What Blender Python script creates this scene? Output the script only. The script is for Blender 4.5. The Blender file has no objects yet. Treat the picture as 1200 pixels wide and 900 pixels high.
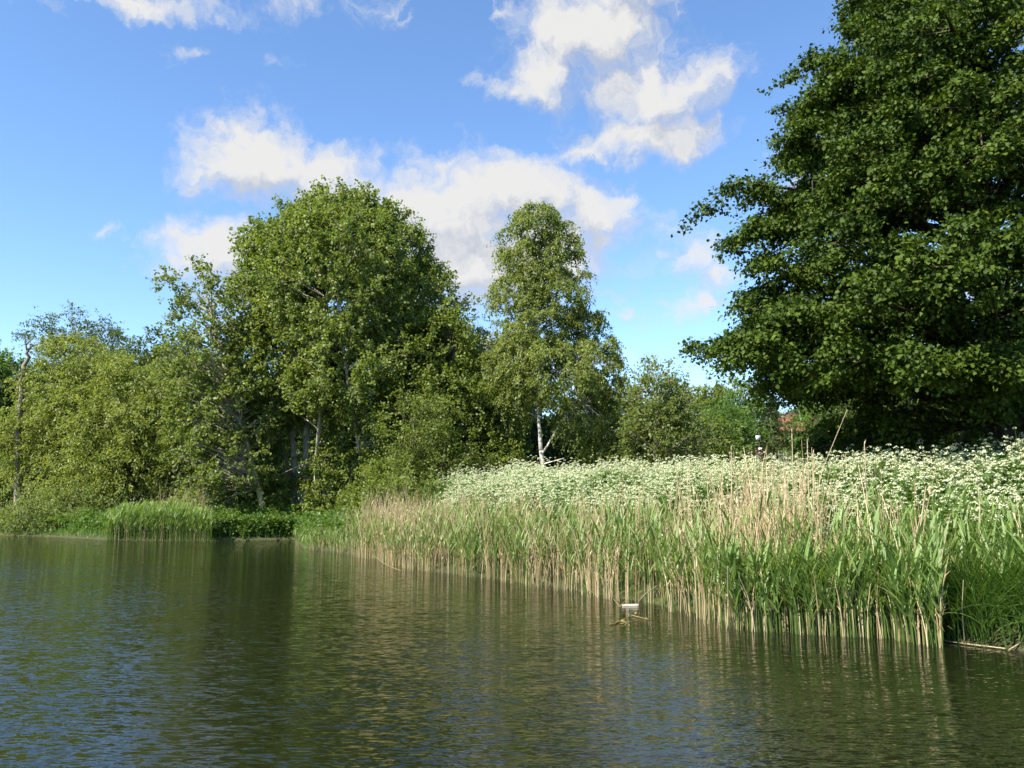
import bpy, math
import numpy as np

# ------------------------------------------------------------------ camera, world, sun
sc = bpy.context.scene
COL = sc.collection
H = 1.8                       # eye height above the water
F = 1000.0                    # focal length in photo pixels (1200 x 900)
YH = 590.0                    # horizon row in the photo
PITCH = math.atan((YH - 450) / F)

cam = bpy.data.cameras.new('camera')
cam.sensor_width = 36.0
cam.lens = 36.0 * F / 1200.0
cam.clip_end = 6000.0
camo = bpy.data.objects.new('camera', cam)
camo.location = (0, 0, H)
camo.rotation_euler = (math.pi / 2 + PITCH, 0, 0)
COL.objects.link(camo)
sc.camera = camo

SUN_AZ = math.radians(-127)   # clockwise from +Y (the view direction): left, a little behind the camera
SUN_EL = math.radians(45)
sd = np.array([math.sin(SUN_AZ) * math.cos(SUN_EL), math.cos(SUN_AZ) * math.cos(SUN_EL), math.sin(SUN_EL)])
sun = bpy.data.lights.new('sun', 'SUN')
sun.energy = 5.0
sun.angle = math.radians(0.53)
sun.color = (1.0, 0.93, 0.82)
suno = bpy.data.objects.new('sun', sun)
from mathutils import Vector
suno.rotation_euler = Vector(sd).to_track_quat('Z', 'Y').to_euler()
suno.location = (-40, -20, 60)
COL.objects.link(suno)

sc.view_settings.view_transform = 'Standard'
sc.view_settings.look = 'None'
sc.view_settings.exposure = 1.2
sc.view_settings.gamma = 1.0
sc.view_settings.use_curve_mapping = False
sc.render.engine = 'CYCLES'
sc.cycles.max_bounces = 6
sc.cycles.diffuse_bounces = 3
sc.cycles.glossy_bounces = 3
sc.cycles.transmission_bounces = 3
sc.cycles.caustics_reflective = False
sc.cycles.caustics_refractive = False
sc.cycles.use_denoising = True

SKY_STRENGTH = 0.13


def pix_dir(px, py):
    xr = (px - 600.0) / F
    yr = (450.0 - py) / F
    c, s = math.cos(PITCH), math.sin(PITCH)
    return np.array([xr, c - yr * s, s + yr * c])


def P(px, py, Y):
    """point at depth Y that projects to photo pixel (px, py)"""
    d = pix_dir(px, py)
    return np.array([0, 0, H]) + d * (Y / d[1])


def PZ(px, py, z=0.0):
    """point at height z that projects to photo pixel (px, py)"""
    d = pix_dir(px, py)
    return np.array([0, 0, H]) + d * ((z - H) / d[2])


def azel(px, py):
    d = pix_dir(px, py)
    d = d / np.linalg.norm(d)
    return math.atan2(d[0], d[1]), math.asin(d[2])


def build_world():
    w = bpy.data.worlds.new("World")
    sc.world = w
    w.use_nodes = True
    nt = w.node_tree
    nt.nodes.clear()
    N, L = nt.nodes.new, nt.links.new

    def math_n(op, a, b=None, clamp=False):
        n = N('ShaderNodeMath'); n.operation = op; n.use_clamp = clamp
        for i, v in enumerate((a, b)):
            if v is None:
                continue
            if isinstance(v, (int, float)):
                n.inputs[i].default_value = v
            else:
                L(v, n.inputs[i])
        return n.outputs[0]

    def vec_n(op, a, b):
        n = N('ShaderNodeVectorMath'); n.operation = op
        for i, v in enumerate((a, b)):
            if v is None:
                continue
            if isinstance(v, (tuple, list)):
                n.inputs[i].default_value = v
            else:
                L(v, n.inputs[i])
        return n.outputs['Value'] if op == 'LENGTH' else n.outputs[0]

    sky = N('ShaderNodeTexSky')
    sky.sky_type = 'NISHITA'
    sky.sun_disc = False
    sky.sun_elevation = SUN_EL
    sky.sun_rotation = SUN_AZ
    sky.air_density = 1.0
    sky.dust_density = 0.05
    sky.altitude = 1500
    sky.ozone_density = 2.0
    hsv = N('ShaderNodeHueSaturation')
    hsv.inputs['Saturation'].default_value = 1.08
    hsv.inputs['Value'].default_value = 1.0
    L(sky.outputs[0], hsv.inputs['Color'])
    skybg = N('ShaderNodeBackground')
    skybg.inputs[1].default_value = SKY_STRENGTH
    tint = N('ShaderNodeMix'); tint.data_type = 'RGBA'; tint.blend_type = 'MULTIPLY'
    tint.inputs[0].default_value = 1.0
    tint.inputs[7].default_value = (.92, .955, .985, 1)
    L(hsv.outputs[0], tint.inputs[6])
    L(tint.outputs[2], skybg.inputs[0])

    tc = N('ShaderNodeTexCoord')
    sep = N('ShaderNodeSeparateXYZ')
    L(tc.outputs['Generated'], sep.inputs[0])
    az = math_n('ARCTAN2', sep.outputs[0], sep.outputs[1])
    el = math_n('ARCSINE', sep.outputs[2])
    comb = N('ShaderNodeCombineXYZ')
    L(az, comb.inputs[0]); L(el, comb.inputs[1])
    base = comb.outputs[0]

    def noise(vec, scale, detail, rough, off=(0, 0, 0)):
        v = vec_n('ADD', vec, off)
        n = N('ShaderNodeTexNoise')
        n.inputs['Scale'].default_value = scale
        n.inputs['Detail'].default_value = detail
        n.inputs['Roughness'].default_value = rough
        L(v, n.inputs['Vector'])
        return n

    # domain warp: billows at two sizes
    warp1 = vec_n('MULTIPLY', vec_n('SUBTRACT', noise(base, 11.0, 3.0, 0.55).outputs['Color'], (.5, .5, .5)), (.13, .08, 0))
    warp2 = vec_n('MULTIPLY', vec_n('SUBTRACT', noise(base, 38.0, 6.0, 0.62, (3, 7, 1)).outputs['Color'], (.5, .5, .5)), (.055, .045, 0))
    pos = vec_n('ADD', vec_n('ADD', base, warp1), warp2)

    # cloud masses by their place in the sky (azimuth, elevation) : px, py, rx, ry, weight
    blobs = [
        (690, 42, 92, 62, 1.0), (640, 88, 62, 34, .95), (598, 100, 42, 22, .7), (765, 108, 78, 50, .98), (812, 96, 58, 38, .8),
        (760, 158, 100, 27, .95), (695, 172, 58, 16, .7), (592, 12, 28, 12, .5), (825, 150, 48, 20, .7), (720, -20, 90, 50, .9),
        (302, 186, 80, 48, 1.0), (268, 180, 56, 36, .95), (362, 198, 80, 34, .95), (440, 186, 20, 18, .45), (222, 180, 20, 26, .5),
        (520, 242, 112, 62, 1.05), (600, 228, 100, 46, 1.05), (690, 250, 70, 44, .95), (560, 300, 125, 62, .95), (640, 290, 96, 46, .9),
        (420, 235, 90, 40, .95), (728, 240, 34, 26, .6), (560, 345, 80, 28, .6),
        (258, 290, 66, 40, .98), (212, 268, 34, 15, .55), (215, 312, 60, 14, .55), (290, 325, 70, 40, .8),
        (803, 300, 46, 40, .62), (830, 325, 40, 28, .6), (812, 360, 58, 18, .66), (742, 356, 28, 8, .45), (715, 335, 30, 14, .35),
        (122, 262, 26, 10, .42), (218, 68, 26, 12, .34), (330, 82, 22, 9, .3), (150, -6, 120, 19, .75), (340, 2, 64, 22, .45),
        (430, 8, 66, 22, .4), (478, 30, 14, 9, .4), (30, 4, 50, 10, .35),
        (1010, 200, 90, 60, .6), (1120, 330, 120, 50, .5), (1350, 120, 160, 70, .9), (-220, 180, 130, 50, .8), (500, -260, 240, 70, .9), (-100, -330, 200, 60, .8),  # includes clouds out of view, added for the light and water reflections
        (840, 470, 60, 18, .5), (560, 420, 200, 40, .5),
    ]
    def cloud_field(at):
        field = None
        for (px, py, rx, ry, wt) in blobs:
            a, e = azel(px, py)
            a1, _ = azel(px + rx, py)
            _, e1 = azel(px, py - ry)
            ra, re = abs(a1 - a), abs(e1 - e)
            v = vec_n('MULTIPLY', vec_n('SUBTRACT', at, (a, e, 0)), (1 / ra, 1 / re, 0))
            d = vec_n('LENGTH', v, None)
            f = math_n('MULTIPLY', math_n('SUBTRACT', 1.45, d), wt)      # wt at the centre, falling with distance
            if field is None:
                field = f
            else:
                n = N('ShaderNodeMath'); n.operation = 'SMOOTH_MAX'
                L(field, n.inputs[0]); L(f, n.inputs[1]); n.inputs[2].default_value = 0.25
                field = n.outputs[0]
        return field

    field = cloud_field(pos)
    fine2 = noise(vec_n('ADD', pos, (-.012, .022, 0)), 30.0, 5.0, 0.6, (11, 2, 5)).outputs[0]
    sunward = math_n('ADD', cloud_field(vec_n('ADD', pos, (-.018, .034, 0))), math_n('MULTIPLY', math_n('SUBTRACT', fine2, 0.5), 1.5))
    fine = noise(pos, 30.0, 9.0, 0.66, (11, 2, 5)).outputs[0]
    billow = noise(pos, 15.0, 4.0, 0.55, (1, 2, 9)).outputs[0]
    dens = math_n('ADD', field, math_n('MULTIPLY', math_n('SUBTRACT', fine, 0.5), 1.5))
    mr = N('ShaderNodeMapRange'); mr.interpolation_type = 'SMOOTHSTEP'
    mr.inputs['From Min'].default_value = 0.10
    mr.inputs['From Max'].default_value = 1.1
    mr.inputs['To Max'].default_value = 0.97
    L(dens, mr.inputs['Value'])
    # sun shading painted into cloud colour: grey where cloud thickens sunward, varied by billows
    shade = math_n('ADD', math_n('MULTIPLY', math_n('SUBTRACT', sunward, dens), 1.0), math_n('MULTIPLY', math_n('SUBTRACT', billow, 0.5), 0.9))
    mr2 = N('ShaderNodeMapRange')
    mr2.inputs['From Min'].default_value = -0.3
    mr2.inputs['From Max'].default_value = 0.42
    L(shade, mr2.inputs['Value'])
    ramp = N('ShaderNodeValToRGB')
    ramp.color_ramp.elements[0].color = (.93, .92, .90, 1)
    ramp.color_ramp.elements[1].color = (.64, .67, .74, 1)
    L(mr2.outputs[0], ramp.inputs[0])
    cbg = N('ShaderNodeBackground')
    cbg.inputs[1].default_value = 0.405
    L(ramp.outputs[0], cbg.inputs[0])
    mix = N('ShaderNodeMixShader')
    L(mr.outputs[0], mix.inputs[0]); L(skybg.outputs[0], mix.inputs[1]); L(cbg.outputs[0], mix.inputs[2])
    out = N('ShaderNodeOutputWorld')
    L(mix.outputs[0], out.inputs[0])
    w.cycles.sampling_method = 'MANUAL'
    w.cycles.sample_map_resolution = 512


build_world()

# ------------------------------------------------------------------ helpers
UP = np.array([0., 0., 1.])


def nrm(v):
    return v / np.maximum(np.linalg.norm(v, axis=-1, keepdims=True), 1e-9)


class Buf:
    """collects vertices, faces and a random tint per vertex, then links ONE mesh object"""
    def __init__(self):
        self.v, self.f, self.t, self.n = [], [], [], 0

    def add(self, v, f, tint=None):
        v = np.asarray(v, dtype=np.float64).reshape(-1, 3)
        self.v.append(v)
        self.f.append(np.asarray(f, dtype=np.int64) + self.n)
        if tint is None:
            tint = np.full(len(v), 0.5)
        self.t.append(np.broadcast_to(tint, (len(v),)))
        self.n += len(v)

    def build(self, name, mat, parent=None, smooth=False):
        me = bpy.data.meshes.new(name)
        V = np.concatenate(self.v) if self.v else np.zeros((0, 3))
        o = bpy.data.objects.new(name, me)
        COL.objects.link(o)
        if parent is not None:
            o.parent = parent
            V = V - np.array(parent.location)[None]
        me.vertices.add(len(V))
        me.vertices.foreach_set('co', V.astype(np.float32).ravel())
        loops = np.concatenate([f.ravel() for f in self.f]).astype(np.int32)
        tot = np.concatenate([np.full(len(f), f.shape[1]) for f in self.f]).astype(np.int32)
        start = np.concatenate([[0], np.cumsum(tot)[:-1]]).astype(np.int32)
        me.loops.add(len(loops))
        me.loops.foreach_set('vertex_index', loops)
        me.polygons.add(len(tot))
        me.polygons.foreach_set('loop_start', start)
        me.polygons.foreach_set('loop_total', tot)
        if smooth:
            me.polygons.foreach_set('use_smooth', np.ones(len(tot), dtype=bool))
        at = me.attributes.new('tint', 'FLOAT', 'POINT')
        at.data.foreach_set('value', np.concatenate(self.t).astype(np.float32))
        me.update(calc_edges=True)
        me.materials.append(mat)
        return o


def tag(o, label=None, cat=None, group=None, kind=None):
    for k, v in (('label', label), ('category', cat), ('group', group), ('kind', kind)):
        if v:
            o[k] = v
    return o


def empty(name, loc):
    o = bpy.data.objects.new(name, None)
    o.location = [float(c) for c in loc]
    o.empty_display_size = 0.3
    COL.objects.link(o)
    return o


def frame_from(d):
    d = nrm(d)
    ref = np.where(np.abs(d[..., 2:3]) > 0.9, np.array([1., 0, 0]), UP)
    a = nrm(np.cross(d, ref))
    return a, np.cross(a, d)


def tube(buf, pts, rad, sides=6, tint=.5, cap=True):
    pts = np.asarray(pts, float)
    rad = np.asarray(rad, float)
    tg = np.gradient(pts, axis=0)
    a, b = frame_from(tg)
    for i in range(1, len(pts)):          # avoid twisting
        a[i] = nrm(a[i - 1] - tg[i] * np.dot(a[i - 1], tg[i]) / max(np.dot(tg[i], tg[i]), 1e-9))
        b[i] = np.cross(a[i], nrm(tg[i]))
    th = np.arange(sides) * 2 * math.pi / sides
    ring = pts[:, None] + rad[:, None, None] * (np.cos(th)[None, :, None] * a[:, None] + np.sin(th)[None, :, None] * b[:, None])
    n = len(pts)
    idx = np.arange(n * sides).reshape(n, sides)
    f = np.stack([idx[:-1], np.roll(idx[:-1], -1, 1), np.roll(idx[1:], -1, 1), idx[1:]], -1).reshape(-1, 4)
    buf.add(ring, f, tint)
    if cap:
        k = buf.n
        buf.v.append(ring[-1]); buf.t.append(np.broadcast_to(tint, (sides,)) if np.ndim(tint) == 0 else np.full(sides, .5))
        buf.f.append((np.arange(sides) + k)[None]); buf.n += sides


def tubes(buf, A, B, C, r0, r1, sides=4, n=5, tint=None):
    """many tapered quadratic branches at once: from A through control B to C"""
    m = len(A)
    if m == 0:
        return
    t = np.linspace(0, 1, n)[None, :, None]
    pts = A[:, None] * (1 - t) ** 2 + B[:, None] * 2 * t * (1 - t) + C[:, None] * t ** 2
    tg = nrm(np.gradient(pts, axis=1))
    a, b = frame_from(tg)
    a = np.broadcast_to(a[:, :1], a.shape)
    a = nrm(a - tg * np.sum(a * tg, -1, keepdims=True))
    b = np.cross(a, tg)
    rad = (r0[:, None] * (1 - t[..., 0]) + r1[:, None] * t[..., 0])
    th = np.arange(sides) * 2 * math.pi / sides
    ring = pts[:, :, None] + rad[:, :, None, None] * (np.cos(th)[:, None] * a[:, :, None] + np.sin(th)[:, None] * b[:, :, None])
    idx = np.arange(m * n * sides).reshape(m, n, sides)
    f = np.stack([idx[:, :-1], np.roll(idx[:, :-1], -1, 2), np.roll(idx[:, 1:], -1, 2), idx[:, 1:]], -1).reshape(-1, 4)
    tt = np.random.default_rng(m).uniform(0, 1, m) if tint is None else tint
    buf.add(ring, f, np.repeat(tt, n * sides))


LEAF_OVAL = np.array([(0, 0), (.38, -.36), (1, 0), (.38, .36)])
LEAF_ROUND = np.array([(0, 0), (.3, -.42), (.8, -.34), (1, 0), (.8, .34), (.3, .42)])
LEAF_NARROW = np.array([(0, 0), (.4, -.15), (1, 0), (.4, .15)])
LEAF_LOBED = np.array([(0, 0), (.12, -.5), (.38, -.26), (.62, -.46), (.68, -.2), (1.0, 0), (.68, .2), (.62, .46), (.38, .26), (.12, .5)])


def leaves(buf, pos, axis, nm, size, shape, tint, fold=.12):
    axis = nrm(axis)
    side = nrm(np.cross(nm, axis))
    n2 = np.cross(axis, side)
    k = len(shape)
    u, w = shape[:, 0], shape[:, 1]
    v = pos[:, None] + size[:, None, None] * (u[None, :, None] * axis[:, None] + w[None, :, None] * side[:, None]
                                              + (np.abs(w) * fold * 2 - .18 * u ** 2)[None, :, None] * n2[:, None])
    f = np.arange(len(pos) * k).reshape(-1, k)
    buf.add(v, f, np.repeat(tint, k))


def strips(buf, p0, d0, L, wid, bend, side, nseg=3, prof=None, tint=None):
    """curved flat blades; bend is the sideways/downward offset at the tip in units of length"""
    m = len(p0)
    t = np.linspace(0, 1, nseg + 1)
    if prof is None:
        prof = np.interp(t, [0, .3, 1], [.7, 1, .04])
    c = p0[:, None] + d0[:, None] * (L[:, None] * t[None])[..., None] + bend[:, None] * (L[:, None] * t[None] ** 2)[..., None]
    off = side[:, None] * (wid[:, None] * prof[None] * .5)[..., None]
    v = np.stack([c - off, c + off], 2)
    idx = np.arange(m * (nseg + 1) * 2).reshape(m, nseg + 1, 2)
    f = np.stack([idx[:, :-1, 0], idx[:, :-1, 1], idx[:, 1:, 1], idx[:, 1:, 0]], -1).reshape(-1, 4)
    if tint is None:
        tint = np.random.default_rng(m).uniform(0, 1, m)
    buf.add(v, f, np.repeat(tint, (nseg + 1) * 2))
    return c


def rdir(rng, n):
    return nrm(rng.normal(size=(n, 3)))


# ------------------------------------------------------------------ materials
def mat_leaf(name, c0, c1, trans=.38, rough=.5, spec=.35, tr_gain=1.6):
    m = bpy.data.materials.new(name)
    m.use_nodes = True
    nt = m.node_tree
    b = nt.nodes['Principled BSDF']
    at = nt.nodes.new('ShaderNodeAttribute'); at.attribute_name = 'tint'
    mx = nt.nodes.new('ShaderNodeMix'); mx.data_type = 'RGBA'
    mx.inputs[6].default_value = (*c0, 1); mx.inputs[7].default_value = (*c1, 1)
    nt.links.new(at.outputs['Fac'], mx.inputs[0])
    nt.links.new(mx.outputs[2], b.inputs['Base Color'])
    b.inputs['Roughness'].default_value = rough
    b.inputs['Specular IOR Level'].default_value = spec
    tr = nt.nodes.new('ShaderNodeBsdfTranslucent')
    g = nt.nodes.new('ShaderNodeMix'); g.data_type = 'RGBA'; g.blend_type = 'MULTIPLY'
    g.inputs[0].default_value = 1
    nt.links.new(mx.outputs[2], g.inputs[6])
    g.inputs[7].default_value = (1.25 * tr_gain, 1.25 * tr_gain, .5 * tr_gain, 1)
    nt.links.new(g.outputs[2], tr.inputs[0])
    ms = nt.nodes.new('ShaderNodeMixShader'); ms.inputs[0].default_value = trans
    nt.links.new(b.outputs[0], ms.inputs[1]); nt.links.new(tr.outputs[0], ms.inputs[2])
    nt.links.new(ms.outputs[0], nt.nodes['Material Output'].inputs[0])
    return m


def mat_noise(name, c0, c1, scale=6., rough=.85, stretch=(1, 1, 1), bump=.0, c2=None, spec=.2):
    m = bpy.data.materials.new(name)
    m.use_nodes = True
    nt = m.node_tree
    b = nt.nodes['Principled BSDF']
    tc = nt.nodes.new('ShaderNodeTexCoord')
    mp = nt.nodes.new('ShaderNodeMapping'); mp.inputs['Scale'].default_value = stretch
    nt.links.new(tc.outputs['Object'], mp.inputs[0])
    n = nt.nodes.new('ShaderNodeTexNoise'); n.inputs['Scale'].default_value = scale; n.inputs['Detail'].default_value = 7
    n.inputs['Roughness'].default_value = .65
    nt.links.new(mp.outputs[0], n.inputs['Vector'])
    r = nt.nodes.new('ShaderNodeValToRGB')
    r.color_ramp.elements[0].position = .35; r.color_ramp.elements[0].color = (*c0, 1)
    r.color_ramp.elements[1].position = .65; r.color_ramp.elements[1].color = (*c1, 1)
    if c2:
        e = r.color_ramp.elements.new(.5); e.color = (*c2, 1)
    nt.links.new(n.outputs[0], r.inputs[0]); nt.links.new(r.outputs[0], b.inputs['Base Color'])
    b.inputs['Roughness'].default_value = rough
    b.inputs['Specular IOR Level'].default_value = spec
    if bump:
        bp = nt.nodes.new('ShaderNodeBump'); bp.inputs['Strength'].default_value = bump; bp.inputs['Distance'].default_value = .03
        nt.links.new(n.outputs[0], bp.inputs['Height']); nt.links.new(bp.outputs[0], b.inputs['Normal'])
    return m


def mat_plain(name, c, rough=.6, spec=.3):
    return mat_noise(name, tuple(x * .82 for x in c), c, 9., rough, spec=spec)


def mat_water():
    m = bpy.data.materials.new('pond_water')
    m.use_nodes = True
    nt = m.node_tree
    N, L = nt.nodes.new, nt.links.new
    b = nt.nodes['Principled BSDF']
    b.inputs['Base Color'].default_value = (.009, .0115, .0036, 1)
    b.inputs['Roughness'].default_value = .04
    b.inputs['IOR'].default_value = 1.333
    b.inputs['Specular IOR Level'].default_value = .62
    geo = N('ShaderNodeNewGeometry')

    def slopes(scale, detail, amp, off):
        mp = N('ShaderNodeMapping')
        mp.inputs['Scale'].default_value = scale
        mp.inputs['Location'].default_value = off
        L(geo.outputs['Position'], mp.inputs[0])
        n = N('ShaderNodeTexNoise'); n.inputs['Scale'].default_value = 1; n.inputs['Detail'].default_value = detail
        n.inputs['Roughness'].default_value = .55
        L(mp.outputs[0], n.inputs['Vector'])
        s = N('ShaderNodeVectorMath'); s.operation = 'SUBTRACT'; s.inputs[1].default_value = (.5, .5, .5)
        L(n.outputs['Color'], s.inputs[0])
        q = N('ShaderNodeVectorMath'); q.operation = 'MULTIPLY'; q.inputs[1].default_value = amp
        L(s.outputs[0], q.inputs[0])
        return q.outputs[0]
    a = slopes((9.0, 33.0, 1), 2.0, (.30, 1.02, 0), (0, 0, 0))
    c = slopes((2.4, 6.5, 1), 1.0, (.07, .24, 0), (5, 3, 0))
    add = N('ShaderNodeVectorMath'); add.operation = 'ADD'
    L(a, add.inputs[0]); L(c, add.inputs[1])
    # breeze: patches of stronger and weaker ripples
    mp = N('ShaderNodeMapping'); mp.inputs['Scale'].default_value = (.10, .16, 1)
    L(geo.outputs['Position'], mp.inputs[0])
    n = N('ShaderNodeTexNoise'); n.inputs['Scale'].default_value = 1; n.inputs['Detail'].default_value = 2
    L(mp.outputs[0], n.inputs['Vector'])
    mr = N('ShaderNodeMapRange'); mr.inputs['From Min'].default_value = .36; mr.inputs['From Max'].default_value = .62
    mr.inputs['To Min'].default_value = .6; mr.inputs['To Max'].default_value = 1.15
    L(n.outputs[0], mr.inputs['Value'])
    sc_ = N('ShaderNodeVectorMath'); sc_.operation = 'SCALE'
    L(add.outputs[0], sc_.inputs[0])
    # calmer in the lee of the reed bank (attribute on the sheet)
    at = N('ShaderNodeAttribute'); at.attribute_name = 'tint'
    mm = N('ShaderNodeMath'); mm.operation = 'MULTIPLY'
    L(mr.outputs[0], mm.inputs[0]); L(at.outputs['Fac'], mm.inputs[1])
    L(mm.outputs[0], sc_.inputs['Scale'])
    up = N('ShaderNodeVectorMath'); up.operation = 'ADD'; up.inputs[1].default_value = (0, 0, 1)
    L(sc_.outputs[0], up.inputs[0])
    no = N('ShaderNodeVectorMath'); no.operation = 'NORMALIZE'
    L(up.outputs[0], no.inputs[0])
    L(no.outputs[0], b.inputs['Normal'])
    return m


M = {}
M['bark_grey'] = mat_noise('grey_bark', (.17, .15, .11), (.50, .45, .36), 5., .9, (1, 1, .35), .6)
M['bark_birch'] = mat_noise('birch_bark', (.07, .06, .05), (.60, .57, .51), 5., .8, (.6, .6, 2.2), .3, (.48, .45, .40))
M['bark_dark'] = mat_noise('dark_bark', (.035, .028, .018), (.11, .09, .06), 6., .9, (1, 1, .4), .6)
M['bark_dead'] = mat_noise('dead_wood', (.11, .09, .065), (.28, .24, .18), 6., .9, (1, 1, .3), .5)
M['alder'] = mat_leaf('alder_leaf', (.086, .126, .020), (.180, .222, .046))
M['willow'] = mat_leaf('willow_leaf', (.130, .172, .030), (.230, .262, .066))
M['willow2'] = mat_leaf('willow_shrub_leaf', (.135, .180, .044), (.220, .262, .086))
M['birch'] = mat_leaf('birch_leaf', (.108, .145, .024), (.200, .235, .050))
M['maple'] = mat_leaf('maple_leaf', (.018, .040, .005), (.080, .122, .014), trans=.16, rough=.6, spec=.15)
M['green'] = mat_leaf('fresh_leaf', (.060, .120, .020), (.120, .190, .040))
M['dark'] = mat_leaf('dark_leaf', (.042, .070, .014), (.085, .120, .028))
M['olive'] = mat_leaf('olive_leaf', (.092, .136, .022), (.175, .215, .046))
M['needle'] = mat_leaf('needle', (.022, .040, .016), (.050, .072, .028), trans=.1)
M['reed'] = mat_leaf('reed_blade', (.105, .175, .036), (.215, .300, .088), trans=.35, spec=.4)
M['dead_reed'] = mat_leaf('dead_reed', (.36, .27, .14), (.70, .58, .38), trans=.2, tr_gain=.9)
M['drift'] = mat_leaf('drift_twig', (.16, .13, .04), (.34, .28, .10), trans=.1)
M['grass'] = mat_leaf('grass_blade', (.065, .140, .020), (.150, .240, .050), trans=.35)
M['sedge'] = mat_leaf('sedge_blade', (.026, .070, .010), (.115, .195, .040), trans=.3, spec=.45)
M['parsley_leaf'] = mat_leaf('parsley_leaf', (.060, .130, .022), (.120, .205, .050))
M['flower'] = mat_leaf('parsley_flower', (.54, .57, .36), (.78, .80, .60), trans=.3, tr_gain=.75, spec=.1)
M['ground'] = mat_noise('earth_and_turf', (.045, .065, .016), (.085, .105, .030), 1.2, .95, (1, 1, 1), .5, (.060, .060, .028))
M['water'] = mat_water()
M['path'] = mat_noise('gravel_path', (.34, .31, .26), (.48, .45, .39), 12., .95)
M['roof'] = mat_noise('red_roof_tile', (.17, .060, .040), (.30, .12, .08), 3., .85)
M['wall'] = mat_noise('brick_wall', (.22, .10, .07), (.34, .17, .12), 2., .9)
M['white'] = mat_plain('white_paint', (.82, .82, .80), .5)
M['glass'] = mat_plain('window_glass', (.05, .06, .07), .1, .5)
M['plank'] = mat_noise('bleached_plank', (.34, .29, .23), (.56, .51, .43), 5., .8, (.4, 3, 3))

# ------------------------------------------------------------------ shoreline, ground, water
shore_px = [(-420, 624), (-160, 626), (0, 627), (60, 629), (130, 633), (250, 634), (345, 632), (356, 642), (420, 650), (500, 668),
            (600, 680), (680, 693), (760, 706), (830, 720), (860, 733), (1000, 741), (1085, 745), (1100, 752), (1190, 762), (1300, 772)]
SH = np.array([PZ(a, b)[:2] for a, b in shore_px])
SH = np.vstack([[(-260, 70), (-110, 58)], SH, [(9.5, 8.2), (12.0, 5.5), (18, 1.0), (40, -6), (40, -9), (-260, -9)]])
NSH = len(SH)


def shore_dist(x, y):
    """signed distance to the water's edge, positive on land"""
    p = np.stack([x, y], -1)
    best = np.full(x.shape, 1e9)
    inside = np.zeros(x.shape, bool)
    for i in range(NSH):
        a, b = SH[i], SH[(i + 1) % NSH]
        ab = b - a
        t = np.clip(((p - a) @ ab) / (ab @ ab), 0, 1)
        best = np.minimum(best, np.linalg.norm(p - a - t[..., None] * ab, axis=-1))
        c = ((a[1] > y) != (b[1] > y)) & (x < (b[0] - a[0]) * (y - a[1]) / (b[1] - a[1] + 1e-12) + a[0])
        inside ^= c
    return np.where(inside, -best, best)


def sstep(a, b, x):
    t = np.clip((x - a) / (b - a), 0, 1)
    return t * t * (3 - 2 * t)


def ground_h(x, y, d=None):
    if d is None:
        d = shore_dist(x, y)
    s = sstep(-6.5, -2.6, x)
    plat = .62 + (1.62 - .62) * s
    wig = .06 * np.sin(x * 1.7 + y * .6) + .05 * np.sin(x * .7 - y * 1.3 + 1)
    run = 2.2 + 2.6 * s
    h = .05 + .16 * sstep(0, .5, d) + (plat - .21) * sstep(.7, run + .7, d) + wig * sstep(.6, 3, d)
    h = h + .45 * sstep(20, 160, d)
    return np.where(d < 0, np.maximum(d * .35 - .02, -.9), h)


def GH(x, y):
    return float(ground_h(np.array([float(x)]), np.array([float(y)]))[0])


def axis_pts(lo, hi, step, far):
    core = np.arange(lo, hi + step, step)
    g = step * np.cumsum(1.35 ** np.arange(1, 32))
    g = g[g < far]
    return np.concatenate([lo - g[::-1], core, core[-1] + g])


gx = axis_pts(-48, 30, .4, 2600)
gy = axis_pts(5, 66, .4, 2600)
X, Y = np.meshgrid(gx, gy)
Dg = shore_dist(X, Y)
Z = ground_h(X, Y, Dg)
nx, ny = len(gx), len(gy)
idx = np.arange(nx * ny).reshape(ny, nx)
b = Buf()
b.add(np.stack([X, Y, Z], -1), np.stack([idx[:-1, :-1], idx[:-1, 1:], idx[1:, 1:], idx[1:, :-1]], -1).reshape(-1, 4))
tag(b.build('ground', M['ground'], smooth=True), kind='structure')

wx = np.linspace(-262, 45, 300); wy = np.linspace(-12, 72, 160)
X, Y = np.meshgrid(wx, wy)
Dw = -shore_dist(X, Y)
calm = np.maximum(.4 + .6 * sstep(.2, 5.5, Dw), (1 - sstep(-13, -6, X)) * (1 + .45 * sstep(10, 28, Y)))
idx = np.arange(X.size).reshape(X.shape)
b = Buf()
b.add(np.stack([X, Y, X * 0], -1), np.stack([idx[:-1, :-1], idx[:-1, 1:], idx[1:, 1:], idx[1:, :-1]], -1).reshape(-1, 4), calm.ravel())
tag(b.build('water', M['water'], smooth=True), kind='structure')

# gravel path on the far left bank
b = Buf()
xs = np.linspace(-46, -27.5, 24)
for k in range(len(xs) - 1):
    q = []
    for (x, s) in ((xs[k], -1), (xs[k + 1], -1), (xs[k + 1], 1), (xs[k], 1)):
        yy = 58.5 + .04 * (x + 35) + s * 1.3
        q.append((x, yy, 1.06 if s > 0 else .98))
    b.add(q, [[0, 1, 2, 3]])
tag(b.build('path', M['path']), kind='structure')


# ------------------------------------------------------------------ trees
def lobe(px, py, Y, rx, ry, depth=1.0, n=None):
    c = P(px, py, Y)
    s = np.linalg.norm(c - [0, 0, H]) / F
    return dict(c=c, r=np.array([rx * s, rx * s * depth, ry * s]), n=n)


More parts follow.
